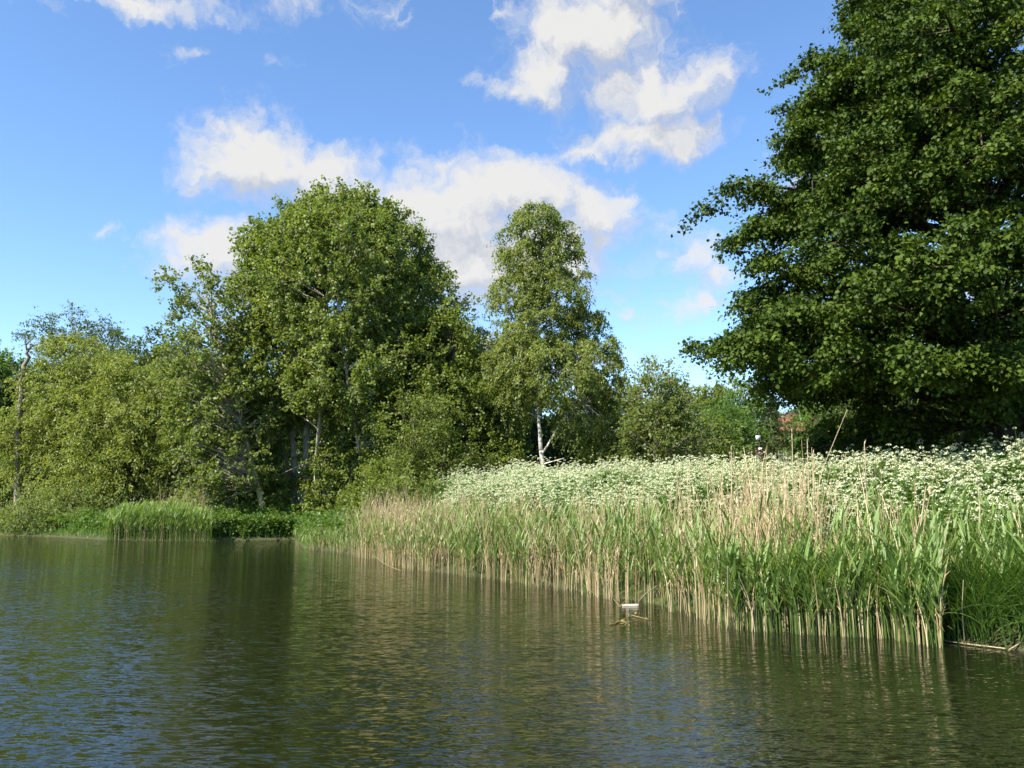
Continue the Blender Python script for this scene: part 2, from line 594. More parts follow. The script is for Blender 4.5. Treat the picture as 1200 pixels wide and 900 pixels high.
def sample_lobe(rng, L, density):
    r = L['r']
    # area-based number of clumps
    area = 4 * math.pi * ((((r[0] * r[1]) ** 1.6 + (r[0] * r[2]) ** 1.6 + (r[1] * r[2]) ** 1.6) / 3) ** (1 / 1.6))
    n = L['n'] or max(4, int(area * density))
    d = rdir(rng, n)
    k = rng.normal(size=(5, 3)) * 2.6
    ph = rng.uniform(0, 6.28, 5)
    wob = np.sin(d @ k.T + ph).mean(1)
    rad = rng.uniform(.22, 1.0, n) ** .45 * (1 + .34 * wob)
    return L['c'] + d * rad[:, None] * r, d * rad[:, None]


def clump_foliage(rng, buf, cen, out, nper, twigL, droop, size, shape, nt=5, up=.25, flat=.0, sag=.0, spread=.07, outw=.6):
    m = len(cen)
    tw = nrm(out[:, None] * outw + rng.normal(size=(m, nt, 3)) * np.array([1, 1, 1 - flat]) * .75 + UP * up)
    if flat:
        tw[..., 2] *= (1 - flat)
        tw = nrm(tw)
    tl = twigL * rng.uniform(.55, 1.25, (m, nt))
    n = m * nper
    ci = np.repeat(np.arange(m), nper)
    ti = rng.integers(0, nt, n)
    t = rng.uniform(.05, 1, n) ** .8
    d = tw[ci, ti]
    l = tl[ci, ti]
    pos = cen[ci] + d * (l * t)[:, None] - UP * (droop * l * t ** 2)[:, None] + rng.normal(size=(n, 3)) * spread * np.array([1, 1, 1 - .6 * flat])
    tang = nrm(d - UP * (2 * droop * t)[:, None])
    ax = nrm(tang * .7 + rng.normal(size=(n, 3)) * .65 - UP * sag)
    nm = nrm(UP * (.8 + .7 * flat) + rng.normal(size=(n, 3)) * (.65 - .15 * flat) + out[ci] * .35 * (1 - flat))
    ctint = rng.uniform(-.22, .22, m)
    tint = np.clip(rng.uniform(.15, .85, n) + ctint[ci], 0, 1)
    leaves(buf, pos, ax, nm, size * rng.uniform(.65, 1.25, n), shape, tint)
    return tw, tl


def tree(name, label, cat, base, stems, lobes, leafmat, barkmat, seed, density=1.6, nper=70, twigL=.9, droop=.15,
         size=.15, shape=LEAF_OVAL, r_base=.2, limb_every=2, group=None, sides=8, nt=5, up=.25, flat=0., sag=.15, spread=.07,
         limb_r=.045, shrub=False, kids=('trunk', 'crown'), outw=.6, extra_limbs=(), twig_wood=True, foot=None):
    rng = np.random.default_rng(seed)
    base = np.array([base[0], base[1], GH(base[0], base[1]) - .06])
    if foot is None:
        foot = .3 if cat == 'shrub' else 1.6
    root = empty(name, base)
    tag(root, label, cat, group)
    wood = Buf()
    stem_pts = []
    for (pts, r0, r1) in stems:
        pts = np.array(pts, float)
        # resample smoothly
        t = np.linspace(0, len(pts) - 1, 5 * len(pts))
        q = np.stack([np.interp(t, np.arange(len(pts)), pts[:, k]) for k in range(3)], -1)
        for _ in range(2):
            q[1:-1] = (q[:-2] + 2 * q[1:-1] + q[2:]) / 4
        q[1:-1] += rng.normal(size=(len(q) - 2, 3)) * r0 * .10
        rad = r0 + (r1 - r0) * np.linspace(0, 1, len(q)) ** .8
        rad[0] *= 1.25
        tube(wood, q, rad, sides, rng.uniform(.3, .8))
        stem_pts.append(np.concatenate([q, rad[:, None]], 1))
    SP = np.concatenate(stem_pts)
    crown = Buf()
    cs, os_ = [], []
    for L in lobes:
        c, o = sample_lobe(rng, L, density)
        cs.append(c); os_.append(o)
    cen, out = np.concatenate(cs), nrm(np.concatenate(os_))
    gz = ground_h(cen[:, 0], cen[:, 1])
    keep = cen[:, 2] > gz + .25
    cen, out = cen[keep], out[keep]
    tw, tl = clump_foliage(rng, crown, cen, out, nper, twigL, droop, size, shape, nt, up, flat, sag, spread, outw)
    # limbs from the stems to a share of the clumps
    sel = np.arange(0, len(cen), limb_every)
    C = cen[sel]
    A, R = [], []
    for c in C:
        h = np.hypot(SP[:, 0] - c[0], SP[:, 1] - c[1])
        cost = np.abs(SP[:, 2] - (c[2] - .55 * h)) + .6 * h + 50 * (SP[:, 2] < base[2] + foot)
        j = int(np.argmin(cost))
        A.append(SP[j, :3]); R.append(min(SP[j, 3] * .5, limb_r))
    A = np.array(A); R = np.array(R)
    ln = np.linalg.norm(C - A, axis=1)
    B = (A + C) / 2 + UP * (ln * .1)[:, None] + rng.normal(size=C.shape) * (ln * .06)[:, None]
    tubes(wood, A, B, C, np.minimum(R, .012 + .018 * ln), np.full(len(C), .008), 4, 6)
    if twig_wood:
        T = C[:, None] + tw[sel] * tl[sel][..., None] - UP * (droop * tl[sel])[..., None]
        Cc = np.broadcast_to(C[:, None], T.shape)
        tubes(wood, Cc.reshape(-1, 3), (Cc + (T - Cc) * .5 + UP * (droop * .25 * tl[sel])[..., None]).reshape(-1, 3), T.reshape(-1, 3),
              np.full(T.shape[0] * T.shape[1], .008), np.full(T.shape[0] * T.shape[1], .003), 3, 4)
    for (a, bb, c, r0, r1) in extra_limbs:
        tubes(wood, np.array([a]), np.array([bb]), np.array([c]), np.array([r0]), np.array([r1]), 6, 9)
    wood.build(kids[0], barkmat, root, smooth=True)
    crown.build(kids[1], leafmat, root)
    return root


def straight(px, pyb, Y, pxt, pyt, Yt=None, wob=0.0):
    a = P(px, pyb, Y); a[2] = GH(a[0], a[1]) - .05
    c = P(pxt, pyt, Yt or Y)
    m = (a + c) / 2 + np.array([wob, 0, 0])
    return [a, m, c]


# --- the big many-stemmed alder left of centre
Ya = 49.0
b0 = P(350, 606, Ya)
tree('alder_tree', 'tallest broad dome-crowned tree, mid green, with pale stems showing at its foot near the water', 'tree', b0,
     [([P(345, 606, Ya), P(344, 540, Ya), P(340, 440, Ya), P(330, 300, Ya)], .24, .05),
      ([P(357, 608, Ya - .6), P(358, 530, Ya - .6), P(364, 430, Ya), P(384, 240, Ya)], .30, .06),
      ([P(372, 604, Ya + 1), P(385, 520, Ya + .5), P(402, 470, Ya - 1.5), P(415, 400, Ya - 1), P(440, 260, Ya)], .24, .05),
      ([P(366, 590, Ya - 1), P(376, 480, Ya - 4), P(382, 380, Ya - 4.6), P(386, 300, Ya - 3)], .13, .03),
      ([P(420, 520, Ya - 3.5), P(405, 430, Ya - 5), P(396, 360, Ya - 5), P(400, 270, Ya - 3)], .10, .03),
      ([P(380, 604, Ya + 1.5), P(420, 520, Ya + .6), P(470, 440, Ya), P(490, 330, Ya)], .2, .04),
      ([P(352, 604, Ya + 1), P(330, 520, Ya + 1), P(310, 430, Ya), P(300, 330, Ya)], .16, .04)],
     [lobe(398, 276, Ya, 66, 46), lobe(338, 296, Ya, 48, 44), lobe(446, 300, Ya, 54, 52), lobe(425, 262, Ya, 30, 30), lobe(372, 262, Ya, 26, 28), lobe(322, 350, Ya, 48, 62), lobe(395, 345, Ya - 2, 95, 75),
      lobe(478, 365, Ya, 55, 66), lobe(330, 440, Ya - 1, 62, 66), lobe(420, 440, Ya - 3, 90, 70), lobe(500, 430, Ya, 62, 62),
      lobe(415, 520, Ya - 1.5, 48, 40, .8), lobe(318, 505, Ya + .5, 30, 34), lobe(470, 520, Ya - 2, 62, 52), lobe(310, 296, Ya, 24, 28), lobe(400, 560, Ya - 2, 40, 30, .8), lobe(318, 566, Ya - 2, 24, 28), lobe(396, 586, Ya - 2.5, 34, 20), lobe(455, 560, Ya - 2.5, 40, 34, .8)],
     M['alder'], M['bark_grey'], 11, density=1.5, nper=125, size=.14, twigL=1.0, limb_every=2, shape=LEAF_ROUND, nt=7, foot=3.)

# --- lower round tree on its right flank
Yb = 46.0
tree('leafy_tree', 'round leafy green tree filling the right flank of the tall dome-crowned tree', 'tree', P(540, 600, Yb),
     [([P(540, 600, Yb), P(535, 520, Yb), P(530, 420, Yb)], .2, .05), ([P(545, 600, Yb), P(565, 520, Yb), P(575, 460, Yb)], .13, .04)],
     [lobe(525, 415, Yb, 42, 52), lobe(520, 480, Yb, 62, 56), lobe(562, 500, Yb, 48, 56), lobe(500, 545, Yb - 1, 58, 42), lobe(575, 550, Yb - .5, 40, 36)],
     M['alder'], M['bark_dark'], 12, density=1.7, nper=110, size=.135, shape=LEAF_ROUND, nt=7)

tree('leafy_shrub', 'full green bush before the tall trees at the left end of the flowers', 'shrub', P(490, 605, 41.),
     [([P(490, 612, 41), P(488, 560, 41), P(485, 500, 41)], .07, .02), ([P(494, 612, 41), P(515, 560, 41), P(525, 520, 41)], .06, .02)],
     [lobe(485, 500, 41, 42, 40), lobe(520, 540, 41, 40, 40), lobe(465, 560, 41, 42, 36), lobe(505, 580, 41, 50, 26)],
     M['alder'], M['bark_dark'], 13, density=2.2, nper=65, size=.11, twigL=.8)

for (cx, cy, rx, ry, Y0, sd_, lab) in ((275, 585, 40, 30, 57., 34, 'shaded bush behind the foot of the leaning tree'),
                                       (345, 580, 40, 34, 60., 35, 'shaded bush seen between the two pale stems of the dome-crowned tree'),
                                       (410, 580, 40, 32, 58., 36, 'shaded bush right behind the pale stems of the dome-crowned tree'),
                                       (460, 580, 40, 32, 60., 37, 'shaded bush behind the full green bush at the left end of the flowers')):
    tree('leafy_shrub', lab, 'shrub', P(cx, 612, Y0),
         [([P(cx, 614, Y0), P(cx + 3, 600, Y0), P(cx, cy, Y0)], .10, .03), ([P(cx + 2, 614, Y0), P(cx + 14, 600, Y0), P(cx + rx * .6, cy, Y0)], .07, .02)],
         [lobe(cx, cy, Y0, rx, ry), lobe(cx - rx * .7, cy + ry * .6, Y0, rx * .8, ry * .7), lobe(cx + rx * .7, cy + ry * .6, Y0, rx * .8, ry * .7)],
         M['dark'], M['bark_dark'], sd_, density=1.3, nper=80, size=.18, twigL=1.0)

for (cx, cy, rx, ry, Y0, mk, sd_, lab) in ((475, 582, 42, 22, 36.5, 'alder', 38, 'low bush behind the left part of the reed bed, below the full green bush'),
                                           (432, 592, 28, 18, 40., 'alder', 39, 'low bush behind the thin left tip of the reed bed')):
    tree('leafy_shrub', lab, 'shrub', P(cx, 604, Y0),
         [([P(cx, 612, Y0), P(cx + 3, 600, Y0), P(cx, cy, Y0)], .06, .02), ([P(cx + 2, 612, Y0), P(cx + 14, 600, Y0), P(cx + rx * .6, cy, Y0)], .05, .02)],
         [lobe(cx, cy, Y0, rx, ry), lobe(cx - rx * .7, cy + ry * .6, Y0, rx * .8, ry * .7), lobe(cx + rx * .7, cy + ry * .6, Y0, rx * .8, ry * .7)],
         M[mk], M['bark_dark'], sd_, density=2.2, nper=70, size=.12, twigL=.7)

# --- leaning sapling with pale trunk
Yc = 46.0
st = [P(313, 624, Yc), P(302, 565, Yc), P(284, 500, Yc), P(270, 459, Yc), P(255, 395, Yc), P(243, 350, Yc), P(236, 318, Yc)]
tree('leaning_tree', 'slender sparse tree leaning left over the water on a bare pale trunk', 'tree', P(313, 624, Yc),
     [(st, .19, .025)],
     [lobe(228, 340, Yc, 34, 30, n=26), lobe(250, 375, Yc, 42, 36, n=40), lobe(210, 408, Yc, 26, 18, n=14), lobe(245, 425, Yc, 48, 36, n=60), lobe(262, 480, Yc, 52, 42, n=90),
      lobe(268, 540, Yc, 48, 40, n=80), lobe(238, 585, Yc + .8, 26, 22, n=30), lobe(235, 515, Yc + .5, 30, 40, n=50)],
     M['alder'], M['bark_grey'], 14, nper=70, size=.145, twigL=.95, limb_every=1, shape=LEAF_ROUND, limb_r=.05)

# --- willows on the left bank
Yw = 54.0
tree('willow_tree', 'tall yellow-green willow on the far left bank beside the bare dead trunk', 'tree', P(95, 610, Yw),
     [([P(95, 610, Yw), P(92, 540, Yw), P(85, 450, Yw)], .3, .08), ([P(100, 610, Yw), P(120, 540, Yw), P(130, 470, Yw)], .22, .06)],
     [lobe(88, 422, Yw, 34, 28), lobe(58, 462, Yw - .5, 34, 34), lobe(118, 445, Yw - .5, 38, 28), lobe(95, 480, Yw - 1.5, 40, 30), lobe(40, 520, Yw, 38, 40), lobe(80, 555, Yw, 46, 40), lobe(130, 500, Yw - .5, 46, 32), lobe(135, 555, Yw, 46, 40)],
     M['willow'], M['bark_dark'], 15, density=1.7, nper=85, size=.19, shape=LEAF_NARROW * [1, 1.4], twigL=1.15, droop=.4, nt=6)
Yw2 = 51.5
tree('willow_tree', 'wide rounded olive willow spreading behind the small reed patch on the left bank', 'tree', P(185, 612, Yw2),
     [([P(185, 612, Yw2), P(178, 560, Yw2), P(160, 490, Yw2)], .28, .07), ([P(190, 612, Yw2), P(205, 540, Yw2), P(205, 480, Yw2)], .2, .05)],
     [lobe(160, 455, Yw2, 42, 30), lobe(205, 462, Yw2, 34, 34), lobe(128, 495, Yw2 - .8, 36, 28), lobe(180, 500, Yw2 - 1.4, 42, 28), lobe(222, 512, Yw2, 34, 34), lobe(120, 545, Yw2, 40, 32), lobe(165, 548, Yw2 - .8, 42, 30), lobe(212, 555, Yw2, 40, 36)],
     M['willow'], M['bark_dark'], 16, density=1.8, nper=85, size=.18, shape=LEAF_NARROW * [1, 1.4], twigL=1.1, droop=.35, nt=6)
Yw3 = 50.3
tree('willow_shrub', 'low pale green willow bush hanging over the water at far left', 'shrub', P(85, 622, Yw3 + .3),
     [([P(85, 624, Yw3 + .3), P(75, 600, Yw3), P(60, 585, Yw3)], .06, .02), ([P(88, 624, Yw3 + .3), P(110, 600, Yw3), P(130, 590, Yw3)], .06, .02)],
     [lobe(48, 596, Yw3, 36, 22, 1), lobe(90, 594, Yw3, 40, 26, .8), lobe(132, 600, Yw3, 36, 26, .8), lobe(75, 614, Yw3 - .2, 60, 13, .6), lobe(165, 590, Yw3 + 1, 30, 26)],
     M['willow2'], M['bark_dark'], 17, density=2.4, nper=75, size=.14, shape=LEAF_NARROW * [1, 1.3], twigL=.9, droop=.3)

# --- bare dead tree
Yd = 53.0
st = [P(22, 606, Yd), P(20, 540, Yd), P(23, 480, Yd), P(26, 440, Yd), P(32, 412, Yd), P(38, 404, Yd)]
rt = empty('dead_tree', [*st[0][:2], GH(*st[0][:2]) - .05])
tag(rt, 'bare dead tree with a crooked broken top at the far left', 'tree')
w = Buf(); rng = np.random.default_rng(18)
q = np.array(st); q[0, 2] = GH(*q[0, :2]) - .05
t = np.linspace(0, 5, 26)
q = np.stack([np.interp(t, np.arange(6), q[:, k]) for k in range(3)], -1)
q[1:] += rng.normal(size=(25, 3)) * .06
tube(w, q, np.linspace(.24, .07, 26), 8)
w.build('trunk', M['bark_dead'], rt, smooth=True)
for (a, m_, c, r) in [((32, 414), (30, 404), (29, 392), .07), ((36, 406), (44, 402), (50, 404), .08), ((31, 404), (36, 398), (40, 396), .05), ((25, 447), (18, 432), (12, 424), .06),
                      ((24, 450), (32, 440), (40, 430), .06), ((22, 500), (10, 498), (2, 500), .06), ((22, 512), (8, 514), (-4, 512), .06), ((22, 560), (34, 552), (40, 545), .07)]:
    w = Buf()
    tubes(w, np.array([P(*a, Yd)]), np.array([P(*m_, Yd - .3)]), np.array([P(*c, Yd - .5)]), np.array([r]), np.array([.02]), 6, 8)
    w.build('branch', M['bark_dead'], rt, smooth=True)

# --- far-left trees
tree('broadleaf_tree', 'dark green tree cut by the left edge of the photo, behind the bare trunk', 'tree', P(-15, 604, 62.),
     [([P(-15, 604, 62), P(-18, 540, 62), P(-20, 450, 62)], .35, .08)],
     [lobe(-25, 455, 62, 52, 48), lobe(-60, 510, 62, 60, 60), lobe(5, 480, 62, 34, 50), lobe(-10, 550, 62, 44, 40)],
     M['green'], M['bark_dark'], 19, density=1.0, nper=90, size=.22, twigL=1.1)
tree('feathery_tree', 'tall dark wispy-topped tree rising behind the yellow-green willow', 'tree', P(85, 604, 72.),
     [([P(85, 604, 72), P(85, 500, 72), P(88, 385, 72)], .4, .06)],
     [lobe(65, 392, 72, 30, 18, n=22), lobe(98, 384, 72, 36, 22, n=30), lobe(85, 420, 72, 55, 36, n=70), lobe(120, 420, 72, 30, 30, n=40), lobe(90, 480, 72, 70, 60, n=160)],
     M['dark'], M['bark_grey'], 20, nper=60, size=.24, twigL=1.6, flat=.4, shape=LEAF_NARROW * [1, 1.6])
tree('feathery_tree', 'dark tree top showing between the olive willow and the slender leaning tree', 'tree', P(185, 604, 68.),
     [([P(185, 604, 68), P(185, 500, 68), P(190, 405, 68)], .3, .05)],
     [lobe(190, 410, 68, 28, 16, n=26), lobe(160, 440, 68, 50, 30, n=70), lobe(210, 450, 68, 44, 40, n=80), lobe(190, 520, 68, 70, 55, n=180)],
     M['dark'], M['bark_dark'], 21, nper=70, size=.22, twigL=1.3)

# --- silver birch
Ys = 44.0
tk = [P(637, 592, Ys), P(636, 540, Ys), P(632, 508, Ys), P(630, 470, Ys), P(628, 380, Ys), P(626, 300, Ys), P(628, 250, Ys)]
tree('birch_tree', 'tall silver birch with hanging foliage and a white forked trunk above the white flowers', 'tree', P(637, 592, Ys),
     [(tk, .15, .025), ([P(634, 533, Ys), P(642, 522, Ys - .2), P(654, 500, Ys - .5), P(666, 482, Ys - .8), P(684, 474, Ys - 1)], .075, .02),
      ([P(637, 544, Ys), P(646, 541, Ys - .4), P(661, 537, Ys - .8)], .055, .02)],
     [lobe(628, 264, Ys, 34, 22), lobe(614, 302, Ys, 28, 28), lobe(652, 292, Ys, 28, 32), lobe(606, 345, Ys, 30, 28), lobe(654, 345, Ys, 38, 32), lobe(684, 380, Ys, 26, 20),
      lobe(630, 385, Ys - .6, 40, 34), lobe(694, 418, Ys, 32, 30), lobe(655, 435, Ys - 1.4, 50, 36), lobe(606, 425, Ys - .5, 36, 36), lobe(706, 462, Ys, 24, 30),
      lobe(600, 468, Ys + .5, 26, 24), lobe(690, 492, Ys - .2, 36, 26), lobe(708, 530, Ys, 26, 24)],
     M['birch'], M['bark_birch'], 22, density=2.4, nper=135, size=.115, twigL=.74, droop=.85, up=.4, sag=.6, nt=6, limb_every=3, limb_r=.022, spread=.06, foot=4.6)
tree('birch_tree', 'smaller birch with one bare pale branch, between the dome-crowned tree and the tall birch', 'tree', P(585, 596, 49.),
     [([P(590, 598, 49), P(592, 520, 49), P(586, 470, 49), P(578, 410, 49)], .14, .03), ([P(588, 462, 49), P(578, 445, 48.5), P(572, 428, 48), P(571, 410, 48)], .07, .03)],
     [lobe(572, 400, 49, 28, 24), lobe(556, 420, 49, 20, 30), lobe(592, 420, 49, 26, 26), lobe(600, 460, 49.5, 32, 36), lobe(575, 480, 50, 30, 40)],
     M['birch'], M['bark_grey'], 23, density=1.8, nper=70, size=.13, twigL=.95, droop=.9, up=.35, sag=.6, limb_r=.04)
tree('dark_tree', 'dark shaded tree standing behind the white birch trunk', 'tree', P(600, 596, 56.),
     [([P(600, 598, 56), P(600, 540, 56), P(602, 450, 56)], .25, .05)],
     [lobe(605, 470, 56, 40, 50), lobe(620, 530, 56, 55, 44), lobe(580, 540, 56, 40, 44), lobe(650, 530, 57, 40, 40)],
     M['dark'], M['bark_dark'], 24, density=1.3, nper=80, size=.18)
tree('leafy_shrub', 'dense green bush at the foot of the tall birch, left of its white trunk', 'shrub', P(585, 590, 42.5),
     [([P(585, 592, 42.5), P(585, 570, 42.5), P(580, 545, 42.5)], .06, .02)],
     [lobe(585, 560, 42.5, 34, 26), lobe(556, 570, 42, 30, 24), lobe(610, 566, 43, 18, 18)],
     M['alder'], M['bark_dark'], 25, density=2.2, nper=70, size=.12)

# --- young open trees right of the birch
for (px, top, Y0, wpx, sd_, lab) in ((770, 428, 42., 32, 26, 'young thin open-crowned tree just right of the tall birch'),
                                     (748, 468, 43., 26, 27, 'short thin olive tree tucked against the right side of the tall birch'),
                                     (800, 470, 47., 24, 28, 'thin small tree half hidden behind the young open-crowned tree')):
    tree('young_tree', lab, 'tree', P(px, 592, Y0),
         [([P(px - 2, 594, Y0), P(px - 1, 530, Y0), P(px - 4, top + 8, Y0)], .09, .015), ([P(px + 2, 594, Y0), P(px + 10, 530, Y0), P(px + 14, top + 40, Y0)], .06, .015)],
         [lobe(px - 4, top + 18, Y0, wpx * .62, 20, n=20), lobe(px + 4, top + 48, Y0, wpx, 34, n=60), lobe(px, (top + 560) / 2 + 20, Y0, wpx * 1.15, (545 - top) * .36, n=130)],
         M['olive'], M['bark_grey'], sd_, nper=50, size=.15, twigL=1.0, limb_every=1, up=.6, limb_r=.03)
for (cx, cy, rx, ry, Y0, mk, sd_, lab) in ((850, 508, 36, 40, 62., 'green', 29, 'rounded bright green bush behind the flowers, left of the small dark conifer'),
                                           (815, 522, 34, 34, 54., 'olive', 30, 'dull olive bush behind the white flowers right of the thin young trees'),
                                           (868, 478, 26, 22, 70., 'green', 31, 'pale green treetop behind the bushes left of the conifer'),
                                           (932, 518, 24, 26, 60., 'dark', 45, 'dark bush hiding the lower wall of the red-roofed house'),
                                           (744, 534, 40, 30, 45., 'olive', 32, 'low olive bush directly right of the birch at the flower line')):
    tree('leafy_shrub', lab, 'shrub', P(cx, 594, Y0),
         [([P(cx, 596, Y0), P(cx + 3, 560, Y0), P(cx, cy, Y0)], .12, .03), ([P(cx + 2, 596, Y0), P(cx + 14, 565, Y0), P(cx + rx * .6, cy, Y0)], .08, .02)],
         [lobe(cx, cy, Y0, rx, ry), lobe(cx - rx * .6, cy + ry * .6, Y0, rx * .8, ry * .7), lobe(cx + rx * .7, cy + ry * .5, Y0, rx * .8, ry * .8), lobe(cx, cy + ry * 1.2, Y0, rx * 1.3, ry * .7)],
         M[mk], M['bark_dark'], sd_, density=1.2, nper=70, size=.18, twigL=1.0)

# --- small dark conifer
Yk = 64.
cb = P(906, 594, Yk); cb[2] = GH(cb[0], cb[1]) - .05
ct = P(905, 464, Yk)
rt = empty('conifer_tree', cb)
tag(rt, 'small narrow dark conifer in front of the red-roofed house', 'tree')
rng = np.random.default_rng(33)
w = Buf(); tube(w, np.linspace(cb, ct, 12), np.linspace(.16, .02, 12), 6); w.build('trunk', M['bark_dark'], rt, smooth=True)
n = 260
hh = rng.uniform(.08, 1, n)
ang = rng.uniform(0, 6.283, n)
rl = (1 - hh) ** .8 * 1.9 + .15
tip = cb + (ct - cb) * hh[:, None] + np.stack([np.cos(ang) * rl, np.sin(ang) * rl, -.35 * rl], -1)
root_ = cb + (ct - cb) * hh[:, None]
nl = 46
ci = np.repeat(np.arange(n), nl)
t = rng.uniform(.1, 1, n * nl)
pos = root_[ci] + (tip - root_)[ci] * t[:, None] + rng.normal(size=(n * nl, 3)) * .08
ax = nrm((tip - root_)[ci] + rng.normal(size=(n * nl, 3)) * .5)
w = Buf(); leaves(w, pos, ax, nrm(rng.normal(size=pos.shape) * .4 + UP), rng.uniform(.14, .26, len(pos)), LEAF_NARROW, rng.uniform(0, 1, len(pos)))
w.build('crown', M['needle'], rt)

# --- the big maple at right
rng = np.random.default_rng(40)
Ym = 20.0
mb = P(1176, 560, Ym); mb[2] = GH(mb[0], mb[1]) - .05
rt = empty('maple_tree', mb)
tag(rt, 'huge dark maple on the right, its layered branches rising past the top of the photo', 'tree')
wood, crown = Buf(), Buf()
tk = np.array([mb, mb + [.1, .1, 3.2], mb + [0, .1, 6.5], mb + [.2, 0, 10.5], mb + [0, .2, 14.5], mb + [.1, 0, 17.2]])
t = np.linspace(0, 5, 30)
tkq = np.stack([np.interp(t, np.arange(6), tk[:, k]) for k in range(3)], -1)
tube(wood, tkq, np.interp(np.linspace(0, 1, 30), [0, .05, 1], [.52, .40, .05]), 10)


def maple_branch(a, c, r0, rise=.12, fork=5, dens=1.0):
    """one bough from trunk point a to tip c with side sprays carrying flat leaf shelves"""
    L = np.linalg.norm(c - a)
    ctrl = (a + c) / 2 + UP * L * rise + rng.normal(size=3) * L * .04
    tubes(wood, a[None], ctrl[None], c[None], np.array([r0]), np.array([.015]), 6, 9)
    ncl = max(5, int(L * 2.0 * dens))
    s = rng.uniform(.34, 1.0, ncl) ** .8
    s[0] = 1.0
    p = a * ((1 - s) ** 2)[:, None] + ctrl * (2 * s * (1 - s))[:, None] + c * (s ** 2)[:, None]
    d = nrm((c - a)[None])[0]
    sidev = nrm(np.cross(d, UP))
    lat = rng.normal(size=ncl) * (.26 * L * (1.15 - s) + .25)
    lat[0] = 0
    cen = p + sidev * lat[:, None] + UP * (rng.normal(size=ncl) * .16 - .05 * np.abs(lat))[:, None] + d * (np.abs(lat) * .35)[:, None]
    tubes(wood, p, (p + cen) / 2 + UP * .08, cen, np.full(ncl, .02), np.full(ncl, .008), 4, 4)
    return cen, np.broadcast_to(d, cen.shape)


CEN, OUT = [], []
tips = [(985, 22, 19.), (818, 400, 19.6), (836, 408, 18.2), (872, 440, 20.), (905, 452, 21.), (1100, -10, 15.), (1160, -30, 15.), (1200, 10, 14.8), (1130, 70, 14.6), (1185, 90, 14.4), (938, 58, 18.5), (958, 75, 18.), (935, 108, 19.), (918, 178, 19.), (878, 216, 19.4), (884, 256, 18.4), (872, 318, 19.), (862, 372, 19.2), (895, 345, 18.2), (962, 100, 19.5), (905, 152, 18.), (932, 120, 21.), (832, 208, 18.6), (868, 236, 20.), (838, 268, 19.), (884, 300, 17.6), (862, 338, 20.5),
        (846, 352, 18.6), (818, 404, 18.8), (856, 396, 19.5), (878, 425, 20.5), (915, 360, 17.2), (930, 200, 17.), (985, 80, 17.), (960, 270, 16.2), (900, 180, 20.5),
        (940, 425, 18.), (925, 330, 22.), (905, 255, 22.5), (890, 392, 22.), (1010, 40, 22.), (975, 160, 16.2), (1000, 330, 15.4), (1020, 210, 15.4), (1040, 120, 15.6), (985, 410, 16.4), (1060, 300, 14.8), (1050, 400, 15.), (1100, 60, 15.5), (1150, 150, 14.6), (1190, 60, 16.), (1200, 230, 14.5), (1130, 250, 14.3), (1170, 330, 14.6),
        (1110, 180, 14.8), (1080, 30, 16.), (1195, 400, 15.), (1120, 420, 15.2), (1215, 140, 15.), (1150, 20, 15.8), (1215, 320, 15.2)]
for (px, py, Y0) in tips:
    c = P(px, py, Y0)
    hd = math.hypot(c[0] - mb[0], c[1] - mb[1])
    za = np.clip(c[2] - .18 * hd - rng.uniform(0, .8), mb[2] + 2.0, mb[2] + 15)
    a = np.array([mb[0], mb[1], za])
    c = c - .55 * (c - a) / np.linalg.norm(c - a)
    cen, o = maple_branch(a, c, .05 + .009 * hd)
    CEN.append(cen); OUT.append(o)
# boughs all round, longest low down
for k in range(132):
    h = rng.uniform(.08, 1) ** .85 if k > 22 else 0.0
    z = mb[2] + 2.6 + h * 14.2
    ang = k * 2.39996 + rng.uniform(-.25, .25)
    Lmax = 7.0 * (1 - h ** 2.6) ** .7 + .9
    L = Lmax * rng.uniform(.72, 1.0)
    dirx, diry = math.cos(ang), math.sin(ang)
    if dirx < -.2:
        L *= (.66 if h < .4 else .50) if k > 22 else .55
    if k <= 22:
        z -= rng.uniform(0, 1.3)
    if diry < -.1 and h < .22:
        L *= .62
    c = np.array([mb[0] + dirx * L, mb[1] + diry * L, z + (.14 if h > .25 else -.02) * L + rng.normal() * .09 * L])
    a = np.array([mb[0], mb[1], max(z - .12 * L, mb[2] + 2.0)])
    cen, o = maple_branch(a, c, .04 + .009 * L)
    CEN.append(cen); OUT.append(o)
CEN, OUT = np.concatenate(CEN), np.concatenate(OUT)
clump_foliage(rng, crown, CEN, OUT, 265, .58, .42, .080, LEAF_LOBED[[0, 1, 2, 3, 5, 7, 8, 9]], nt=8, up=.10, flat=.45, sag=.25, spread=.10, outw=.45)
wood.build('trunk', M['bark_dark'], rt, smooth=True)
crown.build('crown', M['maple'], rt)

